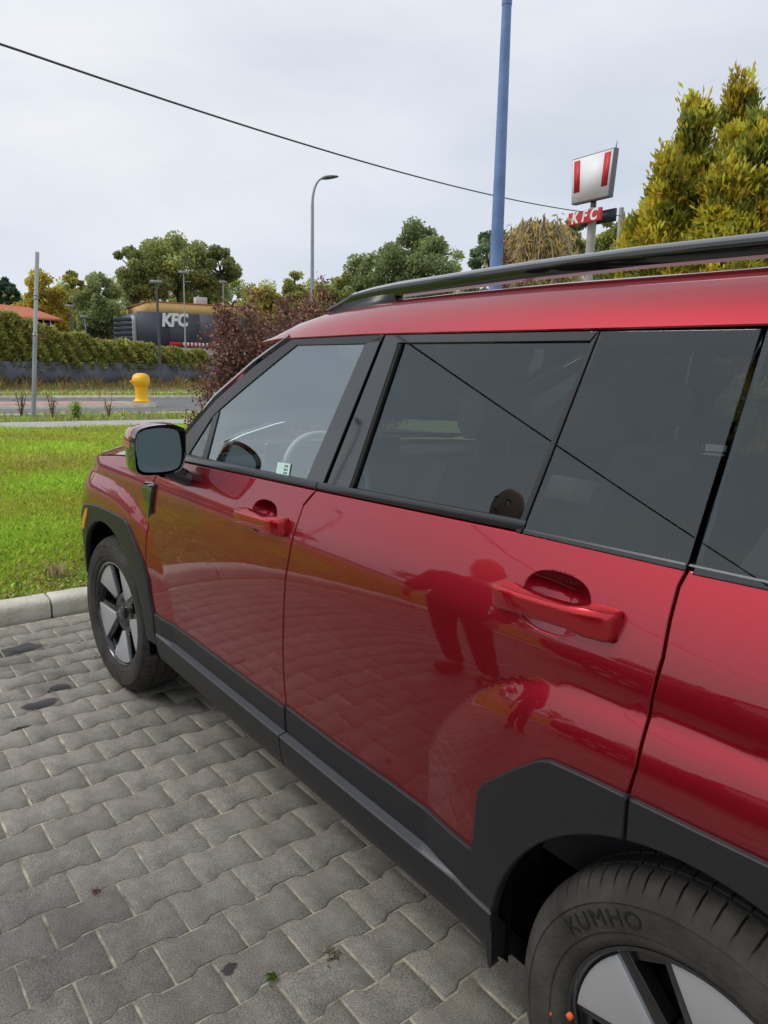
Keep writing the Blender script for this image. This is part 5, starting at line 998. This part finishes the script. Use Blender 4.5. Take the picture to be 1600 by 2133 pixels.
    MB().tube([(fx_-.002, 0, 1.705), (fx_+.012, 0, 1.675), (fx_+.020, 0, 1.657), (fx_+.004, 0, 1.648)], [.007, .010, .013, .009], 10).build('nose', SK, body, smooth=True); MB().tube([(fx_-.014, -.024, 1.625), (fx_-.004, 0, 1.624), (fx_-.014, .024, 1.625)], [.003, .0065, .003], 8).build('mouth', mat('lips', (.40, .15, .13), .5), body, smooth=True)
    V = [(0, 0, .80), (0, 0, .96), (0, 0, 1.15), (.01, 0, 1.33), (0, 0, 1.44), (0, 0, 1.545)]; E = [(0, 1), (1, 2), (2, 3), (3, 4), (4, 5)]; Rr = [(.20, .155), (.19, .145), (.185, .14), (.19, .135), (.14, .10), (.072, .072)]
    for s in (-1, 1):
        b0 = len(V); V += [(0, s*.185, 1.435), (-.02, s*.245, 1.17), (.065, s*.25, .945)]; Rr += [.082, .066, .050]; E += [(4, b0), (b0, b0+1), (b0+1, b0+2)]
    jk = skin('jacket', V, E, Rr, JK, body); MB().tube([(.128, 0, .95), (.128, 0, 1.15), (.136, 0, 1.33), (.10, 0, 1.46)], .006, 6).build('zip', mat('pale_zip', (.55, .55, .55), .4, .5), jk)
    V = [(0, 0, 1.12), (0, 0, .93)]; E = [(0, 1)]; Rr = [(.16, .12), (.17, .13)]
    for s in (-1, 1):
        b0 = len(V); V += [(0, s*.095, .82), (.015, s*.105, .50), (-.02, s*.11, .075)]; Rr += [.102, .076, .066]; E += [(1, b0), (b0, b0+1), (b0+1, b0+2)]
    skin('trousers', V, E, Rr, TR, body)
    for s in (-1, 1): skin('shoe', [(-.07, s*.11, .045), (.03, s*.115, .05), (.15, s*.128, .035)], [(0, 1), (1, 2)], [(.043, .045), (.047, .05), (.042, .034)], SH, body)
other = copy_tree(car); other.location = (.25, -5.75, 0); other['label'] = 'dark blue SUV parked two bays away from the red car'
NAVY = mat('navy_paint', (.010, .013, .022), .35, .5, 1., coatr=.03)
def repaint(o):
    for ch in o.children:
        if ch.type == 'MESH' and ch.data.materials and ch.data.materials[0] in (RED, HRED): ch.material_slots[0].link = 'OBJECT'; ch.material_slots[0].material = NAVY
        repaint(ch)
repaint(other)
for o in [o for o in other.children if o.name.startswith('window_sticker')]:
    for k in list(o.children): bpy.data.objects.remove(k)
    bpy.data.objects.remove(o)
person((.86, -1.42, 0), math.radians(78))
